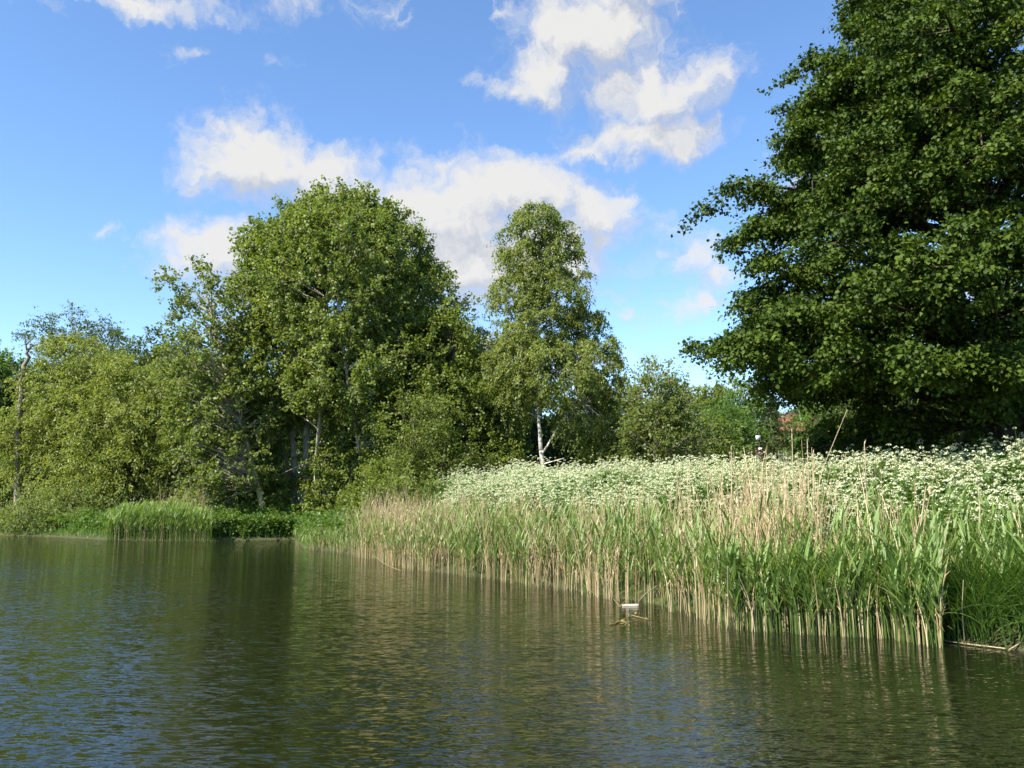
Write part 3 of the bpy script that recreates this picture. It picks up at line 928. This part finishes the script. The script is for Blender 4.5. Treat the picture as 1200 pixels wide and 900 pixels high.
# --- trees behind the maple
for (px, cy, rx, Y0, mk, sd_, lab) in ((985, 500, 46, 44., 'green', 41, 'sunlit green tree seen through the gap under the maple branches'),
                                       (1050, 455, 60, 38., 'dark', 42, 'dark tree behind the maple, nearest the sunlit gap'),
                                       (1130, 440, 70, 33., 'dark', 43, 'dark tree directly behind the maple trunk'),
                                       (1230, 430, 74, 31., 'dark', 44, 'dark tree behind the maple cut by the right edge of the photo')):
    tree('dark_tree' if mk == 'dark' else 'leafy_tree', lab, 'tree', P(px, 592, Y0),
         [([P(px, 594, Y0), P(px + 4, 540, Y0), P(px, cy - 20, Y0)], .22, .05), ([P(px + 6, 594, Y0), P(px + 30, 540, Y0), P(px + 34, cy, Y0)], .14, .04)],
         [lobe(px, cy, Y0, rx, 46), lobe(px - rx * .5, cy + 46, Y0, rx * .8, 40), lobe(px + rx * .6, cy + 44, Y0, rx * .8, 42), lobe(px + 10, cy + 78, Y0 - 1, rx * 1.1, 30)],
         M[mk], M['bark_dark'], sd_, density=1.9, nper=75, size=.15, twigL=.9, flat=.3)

# --- background row far behind
far = [(-140, 480, 80), (-240, 470, 78), (30, 520, 88), (140, 470, 90), (255, 470, 84), (330, 480, 80), (430, 470, 86), (520, 500, 84), (640, 505, 80), (720, 510, 86), (790, 505, 92), (845, 500, 100), (990, 485, 95), (1075, 470, 90),
       (1170, 460, 86), (1270, 450, 84), (1390, 450, 80)]
where = ['beyond the left edge', 'outermost at left', 'behind the bare dead trunk', 'behind the yellow-green willow', 'behind the leaning tree', 'behind the left side of the dome-crowned tree', 'behind the middle of the dome-crowned tree',
         'behind the round leafy tree', 'behind the tall birch', 'right of the tall birch', 'behind the thin young trees', 'left of the conifer', 'behind the sunlit gap tree', 'behind the dark trees left of the maple trunk',
         'behind the maple trunk', 'beyond the right edge', 'outermost at right']
for k, ((px, cy, Y0), wh) in enumerate(zip(far, where)):
    rx = 58 if px not in (845, 790) else 40
    tree('distant_tree', 'distant dull green tree ' + wh, 'tree', P(px, 594, Y0),
         [([P(px, 596, Y0), P(px, 540, Y0), P(px, cy, Y0)], .3, .06)],
         [lobe(px, cy, Y0, rx, 50), lobe(px - 35, cy + 45, Y0, rx * .9, 45), lobe(px + 35, cy + 50, Y0, rx * .9, 45)],
         M['olive' if px > 700 and px < 860 else 'dark'], M['bark_dark'], 100 + k, density=.75, nper=70, size=.3, twigL=1.4, group='distant trees behind the pond', twig_wood=False, limb_every=4)

# ------------------------------------------------------------------ house and sign behind the trees
def box(buf, c, s, rz=0.):
    x, y, z = np.array(s) / 2
    v = np.array([(-x, -y, -z), (x, -y, -z), (x, y, -z), (-x, y, -z), (-x, -y, z), (x, -y, z), (x, y, z), (-x, y, z)])
    R = np.array([[math.cos(rz), -math.sin(rz), 0], [math.sin(rz), math.cos(rz), 0], [0, 0, 1]])
    buf.add(v @ R.T + np.array(c), [[0, 3, 2, 1], [4, 5, 6, 7], [0, 1, 5, 4], [1, 2, 6, 5], [2, 3, 7, 6], [3, 0, 4, 7]])


Yq = 78.
hc = P(928, 580, Yq); hc[2] = GH(hc[0], hc[1])
rt = empty('house', hc)
tag(rt, 'house with a red tiled roof half hidden behind the small conifer', 'house')
eave = P(928, 508, Yq)[2]; ridge = P(928, 487, Yq)[2]
hw, hd = 2.0, 4.2
w = Buf(); box(w, (hc[0], hc[1], (hc[2] + eave) / 2), (hw * 2, hd * 2, eave - hc[2]))
for s in (-1, 1):
    w.add([(hc[0] + s * (hw - .01), hc[1] - hd, eave), (hc[0] + s * (hw - .01), hc[1] + hd, eave), (hc[0] + s * (hw - .01), hc[1], ridge - .1)], [[0, 1, 2]])
w.build('wall', M['wall'], rt)
w = Buf()
for s in (-1, 1):
    p = np.array([(-hw - .3, s * (hd + .4), eave - .15), (hw + .3, s * (hd + .4), eave - .15), (hw + .3, 0, ridge), (-hw - .3, 0, ridge)]) + [hc[0], hc[1], 0]
    v = np.concatenate([p, p + [0, 0, .16]])
    w.add(v, [[0, 1, 2, 3], [4, 5, 6, 7], [0, 1, 5, 4], [1, 2, 6, 5], [2, 3, 7, 6], [3, 0, 4, 7]])
rf = w.build('roof', M['roof'], rt)
w = Buf(); box(w, (hc[0] + .8, hc[1] + .4, ridge + .3), (.7, .7, 1.4)); w.build('chimney', M['roof'], rf)
for x in (-1.0, .9):
    w = Buf(); box(w, (hc[0] + x, hc[1] - hd - .03, eave - 1.2), (1.2, .1, 1.3)); wf = w.build('window', M['bark_dark'], rt)
    w = Buf(); box(w, (hc[0] + x, hc[1] - hd - .085, eave - 1.2), (1.0, .03, 1.1)); w.build('pane', M['glass'], wf)

Yp = 40.
pb = P(890, 590, Yp); pb[2] = GH(pb[0], pb[1])
rt = empty('sign_post', pb)
tag(rt, 'small white sign boards on a thin post behind the flowers, left of the conifer', 'sign')
w = Buf(); tube(w, [pb, pb + [0, 0, .5], P(890, 509, Yp)], [.035, .035, .035], 8); w.build('post', M['bark_dark'], rt)
w = Buf(); box(w, P(888.5, 513, Yp - .06), (.24, .03, .20), .25); w.build('board', M['white'], rt)
w = Buf(); box(w, P(891, 526, Yp - .06), (.16, .03, .10), -.2); w.build('board', M['white'], rt)


# ------------------------------------------------------------------ bank vegetation
def along_shore(rng, n, px0, px1, d0, d1, power=1.0):
    """random points on the bank between two azimuths, d metres behind the water's edge"""
    a0, a1 = (px0 - 600) / F / .99, (px1 - 600) / F / .99
    az = SH[:, 0] / np.maximum(SH[:, 1], .1)
    ok = (SH[:, 1] > 1)
    aa = np.linspace(a0, a1, 60)
    o = np.argsort(az[ok])
    yy = np.interp(aa, az[ok][o], SH[ok][o][:, 1])
    ylo, yhi = max(yy.min() - abs(d0) - 2, 2), yy.max() + d1 + 3
    out = np.zeros((0, 2))
    while len(out) < n:
        k = max(4 * n, 4000)
        y = np.sqrt(rng.uniform(ylo ** 2, yhi ** 2, k))
        x = y * rng.uniform(a0, a1, k)
        d = shore_dist(x, y)
        w = (d > d0) & (d < d1)
        if power != 1:
            w &= rng.uniform(0, 1, k) < np.clip(1.15 - (power - 1) * 3 * (d - d0) / (d1 - d0), .1, 1)
        out = np.vstack([out, np.stack([x[w], y[w]], -1)])
    return out[:n]


def wave_noise(x, y, s=1., ph=0.):
    return (np.sin(x * 1.3 * s + ph) + np.sin(y * 1.7 * s + 1.3 * ph) + np.sin((x + y) * .8 * s + 2) + np.sin((x * .6 - y) * 2.3 * s + ph * 2)) / 4


def px_of(p):
    return 600 + F * p[:, 0] / p[:, 1] * .99


def reeds(rng, bg, bd, p, h, dead_frac, wind=-.25, blade=.46, nb=6, dh=1.0):
    """live reeds into buffer bg, last year's stalks into bd"""
    n = len(p)
    d = shore_dist(p[:, 0], p[:, 1])
    z = np.where(d > 0, ground_h(p[:, 0], p[:, 1], d), 0) - .05
    base = np.stack([p[:, 0], p[:, 1], z], -1)
    dead = rng.uniform(0, 1, n) < dead_frac
    # live
    B, hh = base[~dead], h[~dead]
    m = len(B)
    lean = np.stack([rng.normal(wind * .35, .07, m), rng.normal(-.05, .07, m), np.zeros(m)], -1)
    th = rng.uniform(0, 6.28, m)
    side = np.stack([np.cos(th), np.sin(th), np.zeros(m)], -1)
    tn = rng.uniform(0, 1, m)
    prof = np.array([1, .95, .75, .3])
    strips(bg, B, np.tile(UP, (m, 1)), hh * .93, np.full(m, .011), lean, side, 3, prof, tn * .7)
    strips(bg, B, np.tile(UP, (m, 1)), hh * .93, np.full(m, .011), lean, np.cross(side, UP), 3, prof, tn * .7)
    for k in range(nb):
        t = np.clip((k + .6) / nb * .62 + .36 + rng.normal(0, .04, m), .25, .98)
        p0 = B + UP * (hh * .93 * t)[:, None] + lean * (hh * .93 * t ** 2)[:, None]
        ang = (k % 2) * math.pi + rng.normal(math.pi, .95, m)
        o = np.stack([np.cos(ang), np.sin(ang), np.zeros(m)], -1)
        o[:, 0] += wind
        d0 = nrm(UP * 1.0 + o * rng.uniform(.28, .55, m)[:, None])
        bend = o * rng.uniform(.05, .3, m)[:, None] - UP * rng.uniform(.05, .35, m)[:, None]
        sd2 = nrm(np.cross(d0, o + rng.normal(size=o.shape) * .3))
        L = blade * rng.uniform(.7, 1.2, m) * (1 - .35 * abs(t.mean() - .6))
        strips(bg, p0, d0, L, rng.uniform(.024, .044, m), bend, sd2, 4, None, np.clip(tn * .5 + rng.uniform(0, .5, m), 0, 1))
    # dead stalks
    B, hh = base[dead], (h * dh)[dead] * rng.uniform(.55, 1.12, dead.sum()) * np.where(rng.uniform(0, 1, dead.sum()) < .12, 1.22, 1)
    m = len(B)
    if m:
        lean = np.stack([rng.normal(.0, .13, m), rng.normal(-.02, .10, m), np.zeros(m)], -1)
        th = rng.uniform(0, 6.28, m)
        side = np.stack([np.cos(th), np.sin(th), np.zeros(m)], -1)
        prof = np.array([1, .95, .85, .5])
        tn = rng.uniform(0, 1, m)
        for s in (side, np.cross(side, UP)):
            strips(bd, B, np.tile(UP, (m, 1)), hh, np.full(m, .014), lean, s, 3, prof, tn)
        for k in range(2):
            t = rng.uniform(.25, .95, m)
            p0 = B + UP * (hh * t)[:, None] + lean * (hh * t ** 2)[:, None]
            o = rdir(rng, m); o[:, 2] = 0; o = nrm(o)
            strips(bd, p0, nrm(UP + o * .5), rng.uniform(.15, .38, m), rng.uniform(.010, .02, m), o * .2 - UP * rng.uniform(.2, .9, m)[:, None], nrm(np.cross(o, UP)), 3, None, tn)


# main reed bed along the right bank
rng = np.random.default_rng(50)
bg, bd = Buf(), Buf()
p = along_shore(rng, 9800, 352, 1088, -.45, 2.1, 1.1)
px = px_of(p)
d = shore_dist(p[:, 0], p[:, 1])
keep = (wave_noise(p[:, 0] * 2.2, p[:, 1] * 2.2, 1.6) + rng.uniform(-.5, .5, len(p)) > -.22) & (rng.uniform(0, 1, len(p)) < np.interp(px, [352, 375, 410, 445], [.10, .25, .5, 1]))
p, px, d = p[keep], px[keep], d[keep]
hgt = np.interp(px, [352, 400, 430, 560, 700, 830, 870, 1000, 1088], [.5, .8, 1.2, 1.42, 1.42, 1.48, 1.62, 1.66, 1.5]) * rng.uniform(.72, 1.1, len(p)) * (1 + .10 * wave_noise(p[:, 0], p[:, 1], 1.1, 2) + .10 * wave_noise(p[:, 0], p[:, 1], 3.7, 1))
df = np.interp(px, [352, 400, 430, 480, 540, 620, 650, 700, 760, 820, 850, 945, 990, 1088], [.4, .4, .55, .62, .42, .38, .55, .45, .34, .42, .52, .5, .3, .26]) + .12 * wave_noise(p[:, 0], p[:, 1], 2.5, 1)
df = np.where((d > .7) & (px > 835) & (px < 965), df + .34, df) + .13
reeds(rng, bg, bd, p, hgt, df, dh=np.interp(px, [352, 430, 540, 620, 800, 850, 880, 940, 975, 1088], [1.2, 1.4, 1.3, 1.2, 1.2, 1.28, 1.36, 1.34, 1.22, 1.18]))
# bright shorter shoots in front at the right part
p = along_shore(rng, 700, 850, 1086, -.55, .1)
reeds(rng, bg, bd, p, rng.uniform(.7, 1.25, len(p)), .25, wind=-.35, blade=.5)
p = along_shore(rng, 330, 1088, 1330, .9, 2.8)
reeds(rng, bg, bd, p, rng.uniform(.8, 1.3, len(p)), .18, wind=-.35)
tag(bg.build('reed_bed', M['reed']), 'fresh green reeds standing in the water along the right bank', 'reeds', kind='stuff')
tag(bd.build('dead_reeds', M['dead_reed']), "last year's straw coloured reed stalks among the green reeds on the right bank", 'reeds', kind='stuff')

# small reed patch on the left bank
rng = np.random.default_rng(51)
bg, bd = Buf(), Buf()
p = along_shore(rng, 1700, 136, 258, -.3, 1.4)
px = px_of(p)
reeds(rng, bg, bd, p, np.interp(px, [136, 160, 230, 258], [1.1, 1.6, 1.7, 1.2]) * rng.uniform(.75, 1.08, len(p)), .16)
p = along_shore(rng, 170, 186, 250, 1.0, 1.8)
reeds(rng, bg, bd, p, rng.uniform(1.7, 2.3, len(p)), .95)
tag(bg.build('reed_patch', M['reed']), 'small patch of green reeds at the water edge below the willows on the left', 'reeds', kind='stuff')
tag(bd.build('dead_reed_patch', M['dead_reed']), 'straw coloured dead stalks behind the small reed patch on the left', 'reeds', kind='stuff')


# grass on the bank slope
def grass(rng, buf, p, h, w=.010, wind=-.1, nseg=3, bendy=.35):
    n = len(p)
    z = ground_h(p[:, 0], p[:, 1]) - .03
    ang = rng.uniform(0, 6.28, n)
    o = np.stack([np.cos(ang), np.sin(ang), np.zeros(n)], -1)
    d0 = nrm(UP + o * rng.uniform(.05, .4, n)[:, None])
    bend = o * rng.uniform(0, bendy, n)[:, None] + np.array([wind, 0, 0]) - UP * rng.uniform(0, bendy, n)[:, None]
    sd2 = nrm(np.cross(o, UP) + rng.normal(size=(n, 3)) * .3)
    strips(buf, np.stack([p[:, 0], p[:, 1], z], -1), d0, h, np.full(n, w) * rng.uniform(.7, 1.3, n), bend, sd2, nseg)


rng = np.random.default_rng(52)
b = Buf()
p = along_shore(rng, 42000, 420, 1300, 1.2, 4.6)
grass(rng, b, p, rng.uniform(.45, .95, len(p)), .013)
p = along_shore(rng, 1300, 1090, 1320, 1.2, 2.6)
grass(rng, b, p, rng.uniform(.6, 1.1, len(p)), .018)
p = along_shore(rng, 16000, 420, 1300, 4.6, 12.)
grass(rng, b, p, rng.uniform(.4, .75, len(p)), .016)
p = along_shore(rng, 9000, -90, 430, .05, 2.5)
grass(rng, b, p, rng.uniform(.25, .6, len(p)), .022)
tag(b.build('meadow_grass', M['grass']), 'long green grass covering the bank behind the reeds', 'grass', kind='stuff')

# sedge hanging over the water at the right edge
rng = np.random.default_rng(53)
b = Buf()
tus = along_shore(rng, 60, 1094, 1330, .02, 1.5)
NS = 3300
ci = rng.integers(0, len(tus), NS)
tdir = rng.normal(size=(len(tus), 2)) * .4
ttint = rng.uniform(0, .6, len(tus))
tlen = rng.uniform(.75, 1.15, len(tus))
pp = tus[ci] + rng.normal(size=(NS, 2)) * .10
z = np.maximum(ground_h(pp[:, 0], pp[:, 1]), 0) + .02
ang = rng.uniform(0, 6.28, NS)
o = np.stack([np.cos(ang), np.sin(ang), 0 * ang], -1)
o = nrm(o + np.array([-.35, -.5, 0]) + np.concatenate([tdir[ci], np.zeros((NS, 1))], 1))
d0 = nrm(UP * 1.1 + o * rng.uniform(.1, .6, NS)[:, None])
strips(b, np.stack([pp[:, 0], pp[:, 1], z], -1), d0, rng.uniform(.7, 1.45, NS) * tlen[ci], rng.uniform(.013, .028, NS), o * .32 - UP * rng.uniform(.15, .65, NS)[:, None],
       nrm(np.cross(o, UP) + rng.normal(size=o.shape) * .25), 6, None, np.clip(ttint[ci] + rng.uniform(0, .4, NS), 0, 1))
tag(b.build('sedge', M['sedge']), 'arching dark green sedge hanging over the water at the right edge', 'sedge', kind='stuff')

# cow parsley in flower
rng = np.random.default_rng(54)
bs, bl, bf = Buf(), Buf(), Buf()
p = np.vstack([along_shore(rng, 4200, 515, 1330, 1.9, 5.5), along_shore(rng, 4200, 515, 1330, 5.0, 13.)])
dd = shore_dist(p[:, 0], p[:, 1])
px = px_of(p)
prob = np.interp(px, [508, 545], [.3, 1]) * np.clip((dd - 1.8) / 1.2, .15, 1) * np.clip(.74 + .9 * wave_noise(p[:, 0], p[:, 1], 1.9, .7), .08, 1)
keep = rng.uniform(0, 1, len(p)) < prob
p, dd = p[keep], dd[keep]
n = len(p)
z = ground_h(p[:, 0], p[:, 1], dd) - .03
ph = (rng.uniform(.80, 1.25, n) + .16 * wave_noise(p[:, 0], p[:, 1], 2.6, .3) + .20 * wave_noise(p[:, 0], p[:, 1], .9, 2.1)) * np.interp(dd, [1.9, 3, 12], [.95, 1.08, 1.08]) * np.interp(px[keep], [515, 545, 640, 800], [1.12, 1.22, 1.2, 1.02])
base = np.stack([p[:, 0], p[:, 1], z], -1)
lean = np.stack([rng.normal(-.03, .1, n), rng.normal(-.03, .1, n), 0 * ph], -1)
sd_ = rdir(rng, n); sd_[:, 2] = 0; sd_ = nrm(sd_)
strips(bs, base, np.tile(UP, (n, 1)), ph * .85, np.full(n, .012), lean, sd_, 3, np.array([1, .9, .7, .4]))
ku = 8
ci = np.repeat(np.arange(n), ku)
m = len(ci)
tt = rng.uniform(.45, .85, m)
s0 = base[ci] + UP * (ph[ci] * tt)[:, None] + lean[ci] * (ph[ci] * tt ** 2)[:, None]
ang = rng.uniform(0, 6.28, m)
rr = rng.uniform(.04, .34, m)
top = base[ci] + UP * (ph[ci] * rng.uniform(.62, 1.06, m))[:, None] + lean[ci] * ph[ci][:, None] + np.stack([np.cos(ang) * rr, np.sin(ang) * rr, 0 * rr], -1)
top[:, 2] = np.maximum(top[:, 2], s0[:, 2] + .05)
alive = rng.uniform(0, 1, m) < rng.uniform(.35, 1.2, n)[ci]
ci, s0, top = ci[alive], s0[alive], top[alive]
m = len(ci)
v = top - s0
strips(bs, s0, nrm(v), np.linalg.norm(v, axis=1), np.full(m, .006), v * 0, nrm(np.cross(v, rdir(rng, m))), 1, np.array([1, .7]))
# each umbel: a shallow dome of small flower heads
ke = 17
R = (rng.uniform(.032, .070, n)[ci] * rng.uniform(.7, 1.15, m))
ui = np.repeat(np.arange(m), ke)
q = rng.uniform(0, 1, m * ke) ** .5
an = rng.uniform(0, 6.28, m * ke)
tilt = rng.normal(size=(m, 3)) * .22
c = top[ui] + np.stack([np.cos(an) * q, np.sin(an) * q, .75 * (1 - q ** 2)], -1) * R[ui][:, None] * [1, 1, 1] + (tilt[ui] * np.array([1, 1, 0])).sum(-1)[:, None] * 0
nm_ = nrm(UP + np.stack([np.cos(an), np.sin(an), 0 * an], -1) * (.8 * q)[:, None] + rng.normal(size=c.shape) * .45)
a, b2 = frame_from(nm_)
k5 = 5
th = np.arange(k5) * 2 * math.pi / k5
rad = rng.uniform(.007, .016, (m * ke, k5))
vv = c[:, None] + rad[..., None] * (np.cos(th)[None, :, None] * a[:, None] + np.sin(th)[None, :, None] * b2[:, None])
bf.add(vv, np.arange(m * ke * k5).reshape(-1, k5), np.repeat(rng.uniform(0, 1, m * ke), k5))
# feathery leaves
kl = 26
ci = np.repeat(np.arange(n), kl)
m = len(ci)
tt = rng.uniform(.1, .8, m) ** 1.1
ang = rng.uniform(0, 6.28, m)
o = np.stack([np.cos(ang), np.sin(ang), 0 * ang], -1)
pos = base[ci] + UP * (ph[ci] * tt)[:, None] + lean[ci] * (ph[ci] * tt ** 2)[:, None] + o * rng.uniform(.02, .22, m)[:, None]
leaves(bl, pos, nrm(o + UP * .2 + rng.normal(size=(m, 3)) * .4), nrm(UP + rng.normal(size=(m, 3)) * .5), rng.uniform(.06, .14, m), LEAF_LOBED[[0, 1, 2, 3, 5, 7, 8, 9]], rng.uniform(0, 1, m))
tag(bf.build('cow_parsley_flowers', M['flower']), 'mass of white cow parsley flower heads along the top of the bank', 'wildflowers', kind='stuff')
tag(bs.build('cow_parsley_stems', M['grass']), 'green stems of the cow parsley on the bank', 'wildflowers', kind='stuff')
tag(bl.build('cow_parsley_leaves', M['parsley_leaf']), 'feathery green leaves of the cow parsley on the bank', 'wildflowers', kind='stuff')

# leafy undergrowth on the left bank
rng = np.random.default_rng(55)
b = Buf()
p = np.vstack([along_shore(rng, 950, 150, 445, .25, 3.6), along_shore(rng, 260, -120, 150, .3, 2.5), along_shore(rng, 500, 230, 620, 3, 9)])
z = ground_h(p[:, 0], p[:, 1]) + rng.uniform(.05, .85, len(p))
p2 = along_shore(rng, 380, 232, 362, .4, 1.8)
p = np.vstack([p, p2])
z = np.concatenate([z, ground_h(p2[:, 0], p2[:, 1]) + rng.uniform(.0, .7, len(p2))])
cen = np.stack([p[:, 0], p[:, 1], z], -1)
clump_foliage(rng, b, cen, np.tile(UP, (len(p), 1)), 46, .45, .3, .13, LEAF_OVAL, nt=6, up=.4, spread=.09)
tag(b.build('undergrowth', M['green']), 'bright green leafy undergrowth along the left bank under the trees', 'undergrowth', kind='stuff')


# ------------------------------------------------------------------ single stalks, floating things
def stalk(label, pts, r0, r1, mat, name='reed_stalk', cat='reed stalk', group=None, plume=False):
    pts = np.array(pts, float)
    rt = empty(name, pts[0])
    tag(rt, label, cat, group)
    w = Buf()
    t = np.linspace(0, len(pts) - 1, 8)
    q = np.stack([np.interp(t, np.arange(len(pts)), pts[:, k]) for k in range(3)], -1)
    q[1:-1] = (q[:-2] + 2 * q[1:-1] + q[2:]) / 4
    tube(w, q, np.linspace(r0, r1, 8), 6)
    w.build('stem', mat, rt, smooth=True)
    if plume:
        r = np.random.default_rng(int(abs(pts[0, 0]) * 1000))
        d = q[-1] - q[-2]
        k = 16
        s = r.uniform(0, 1, k)
        w = Buf()
        p0 = q[-2] + d * s[:, None]
        o = rdir(r, k)
        strips(w, p0, nrm(d + o * .1), r.uniform(.05, .12, k), r.uniform(.006, .012, k), o * .2, nrm(np.cross(o, d)), 2)
        w.build('plume', M['dead_reed'], rt)
    return rt


G1 = 'single tall dead stalks above the white flowers'
for (px, top, bot, Y0, dx, lab) in ((928, 503, 640, 13.6, 0, 'tallest upright straw stalk above the flowers, just left of the small gap under the maple'),
                                    (946, 517, 640, 13.2, 2, 'second tall straw stalk, next right of the tallest one above the flowers'),
                                    (953, 530, 640, 13.4, -4, 'shorter leaning straw stalk touching the second tall one'),
                                    (1013, 520, 640, 13.0, 7, 'thin leaning straw stalk in front of the maple, right of the two tall ones'),
                                    (857, 523, 620, 14.5, -5, 'thin pale stalk above the flowers near the straw reed tuft'),
                                    (808, 545, 640, 16., 0, 'lone upright stalk above the flowers in front of the olive bush'),
                                    (524, 560, 640, 29., -2, 'lone straw stalk at the left end of the white flowers'),
                                    (1147, 573, 668, 12.6, 1, 'upright straw stalk at the right, standing in front of the white flowers'),
                                    ):
    a = P(px + dx * .4, bot, Y0); a[2] = max(GH(a[0], a[1]) - .05, 0) if a[2] < GH(a[0], a[1]) + .5 else GH(a[0], a[1]) - .05
    c = P(px, top, Y0)
    a = np.array([a[0], a[1], a[2]])
    stalk(lab, [a, (a + c) / 2 + [.01, 0, 0], c], .010, .006, M['dead_reed'], group=G1, plume=True)
a = PZ(1072, 747); c = P(1085, 570, 11.6)
stalk('thick tan stalk leaning right at the right end of the reeds', [a, (a + c) / 2 + [-.06, 0, 0], c], .014, .008, M['dead_reed'], plume=True)
a = PZ(858, 736); c = P(853, 664, 12.2)
stalk('broken thick tan stalk standing in the water at the corner of the reed bed', [a, (a + c) / 2 + [-.03, 0, 0], c], .010, .008, M['dead_reed'])
a = PZ(1131, 756, .0); c = P(1129, 680, 10.9)
stalk('yellowish withered stalk standing in the water before the sedge', [a, (a + c) / 2 + [-.03, 0, 0], c], .009, .005, M['dead_reed'])
stalk('fallen pale stem slanting into the water at the left end of the reeds', [PZ(470, 669, .02), PZ(452, 662, .16), P(436, 650, 28.2)], .009, .007, M['drift'], 'fallen_stem', 'fallen stem')
stalk('pale stem lying on the water below the sedge at the right', [PZ(1093, 748, .02), PZ(1120, 753, .02), PZ(1178, 760, .02)], .010, .007, M['dead_reed'], 'fallen_stem', 'fallen stem')
stalk('pale stick slanting out of the water at the right edge', [PZ(1182, 762, .02), PZ(1192, 756, .06), PZ(1206, 746, .12)], .012, .008, M['dead_reed'], 'fallen_stem', 'fallen stem')
stalk('green stalk slanting over the water left of the floating plank', [PZ(697, 697, .01), PZ(690, 690, .06), PZ(681, 683, .14)], .006, .016, M['reed'], 'fallen_stem', 'fallen stem')
stalk('grey twig slanting from the floating plank up into the reeds', [PZ(748, 706, .03), P(758, 694, 15.3), P(768, 688, 15.5), P(775, 684, 15.7)], .014, .008, M['bark_dead'], 'fallen_stem', 'fallen stem')

# floating plank
c = PZ(738, 707.2, .04)
rt = empty('floating_plank', [c[0], c[1], 0]); tag(rt, 'pale weathered plank floating beside the reeds', 'plank')
w = Buf()
rng = np.random.default_rng(60)
k = 9
xs = np.linspace(-.16, .16, k)
ys = np.array([-.04, .04])
for zz in (0,):
    top_, bot_ = [], []
    for x in xs:
        for y in ys:
            j = rng.normal(0, .004)
            top_.append((c[0] + x, c[1] + y + x * .12 + j, .026 + j * .6 + .01 * x))
            bot_.append((c[0] + x, c[1] + y + x * .12 + j, -.02))
    v = np.array(top_ + bot_); o_ = len(top_)
    f = []
    for i in range(k - 1):
        a_ = i * 2
        f += [[a_, a_ + 2, a_ + 3, a_ + 1], [o_ + a_, o_ + a_ + 1, o_ + a_ + 3, o_ + a_ + 2], [a_, o_ + a_, o_ + a_ + 2, a_ + 2], [a_ + 1, a_ + 3, o_ + a_ + 3, o_ + a_ + 1]]
    e = (k - 1) * 2
    f += [[0, 1, o_ + 1, o_], [e, o_ + e, o_ + e + 1, e + 1]]
    w.add(v, f)
w.build('board', M['plank'], rt)

# yellowish drift twig on the water
c = PZ(738, 725, .01)
rt = empty('floating_twig', [c[0], c[1], 0]); tag(rt, 'yellowish forked twig with withered leaves floating below the plank', 'twig')
w = Buf()
for pts in ([(716, 730), (728, 727), (740, 721), (750, 719)], [(728, 727), (734, 730), (733, 733)], [(740, 721), (752, 724), (760, 726)], [(726, 727.5), (720, 731), (714, 731)]):
    q = np.array([PZ(a, b_, .014) for a, b_ in pts])
    tube(w, q, np.linspace(.010, .005, len(q)), 5)
w.build('stem', M['drift'], rt)
for k in range(14):
    a = [(728, 727), (740, 721), (752, 724), (733, 731)][k % 4]
    w = Buf()
    leaves(w, PZ(a[0] + rng.uniform(-6, 6), a[1] + rng.uniform(-1.5, 1.5), .018)[None], nrm(rng.normal(size=(1, 3)) * [1, 1, .2]), nrm(UP + rng.normal(size=(1, 3)) * .3), rng.uniform(.06, .12, 1), LEAF_NARROW, np.array([rng.uniform()]))
    w.build('leaf', M['drift'], rt)
c = PZ(727, 709, .01)
rt = empty('floating_twig', [c[0], c[1], 0]); tag(rt, 'thin bent twig sticking up from the water at the left end of the plank', 'twig')
w = Buf()
for pts in ([(719, 702, .09), (724, 708, .03), (726, 711, 0)], [(733, 704, .07), (729, 708, .03), (726, 711, 0)]):
    q = np.array([PZ(*a) for a in pts])
    tube(w, q, np.linspace(.006, .008, len(q)), 5)
w.build('stem', M['drift'], rt)
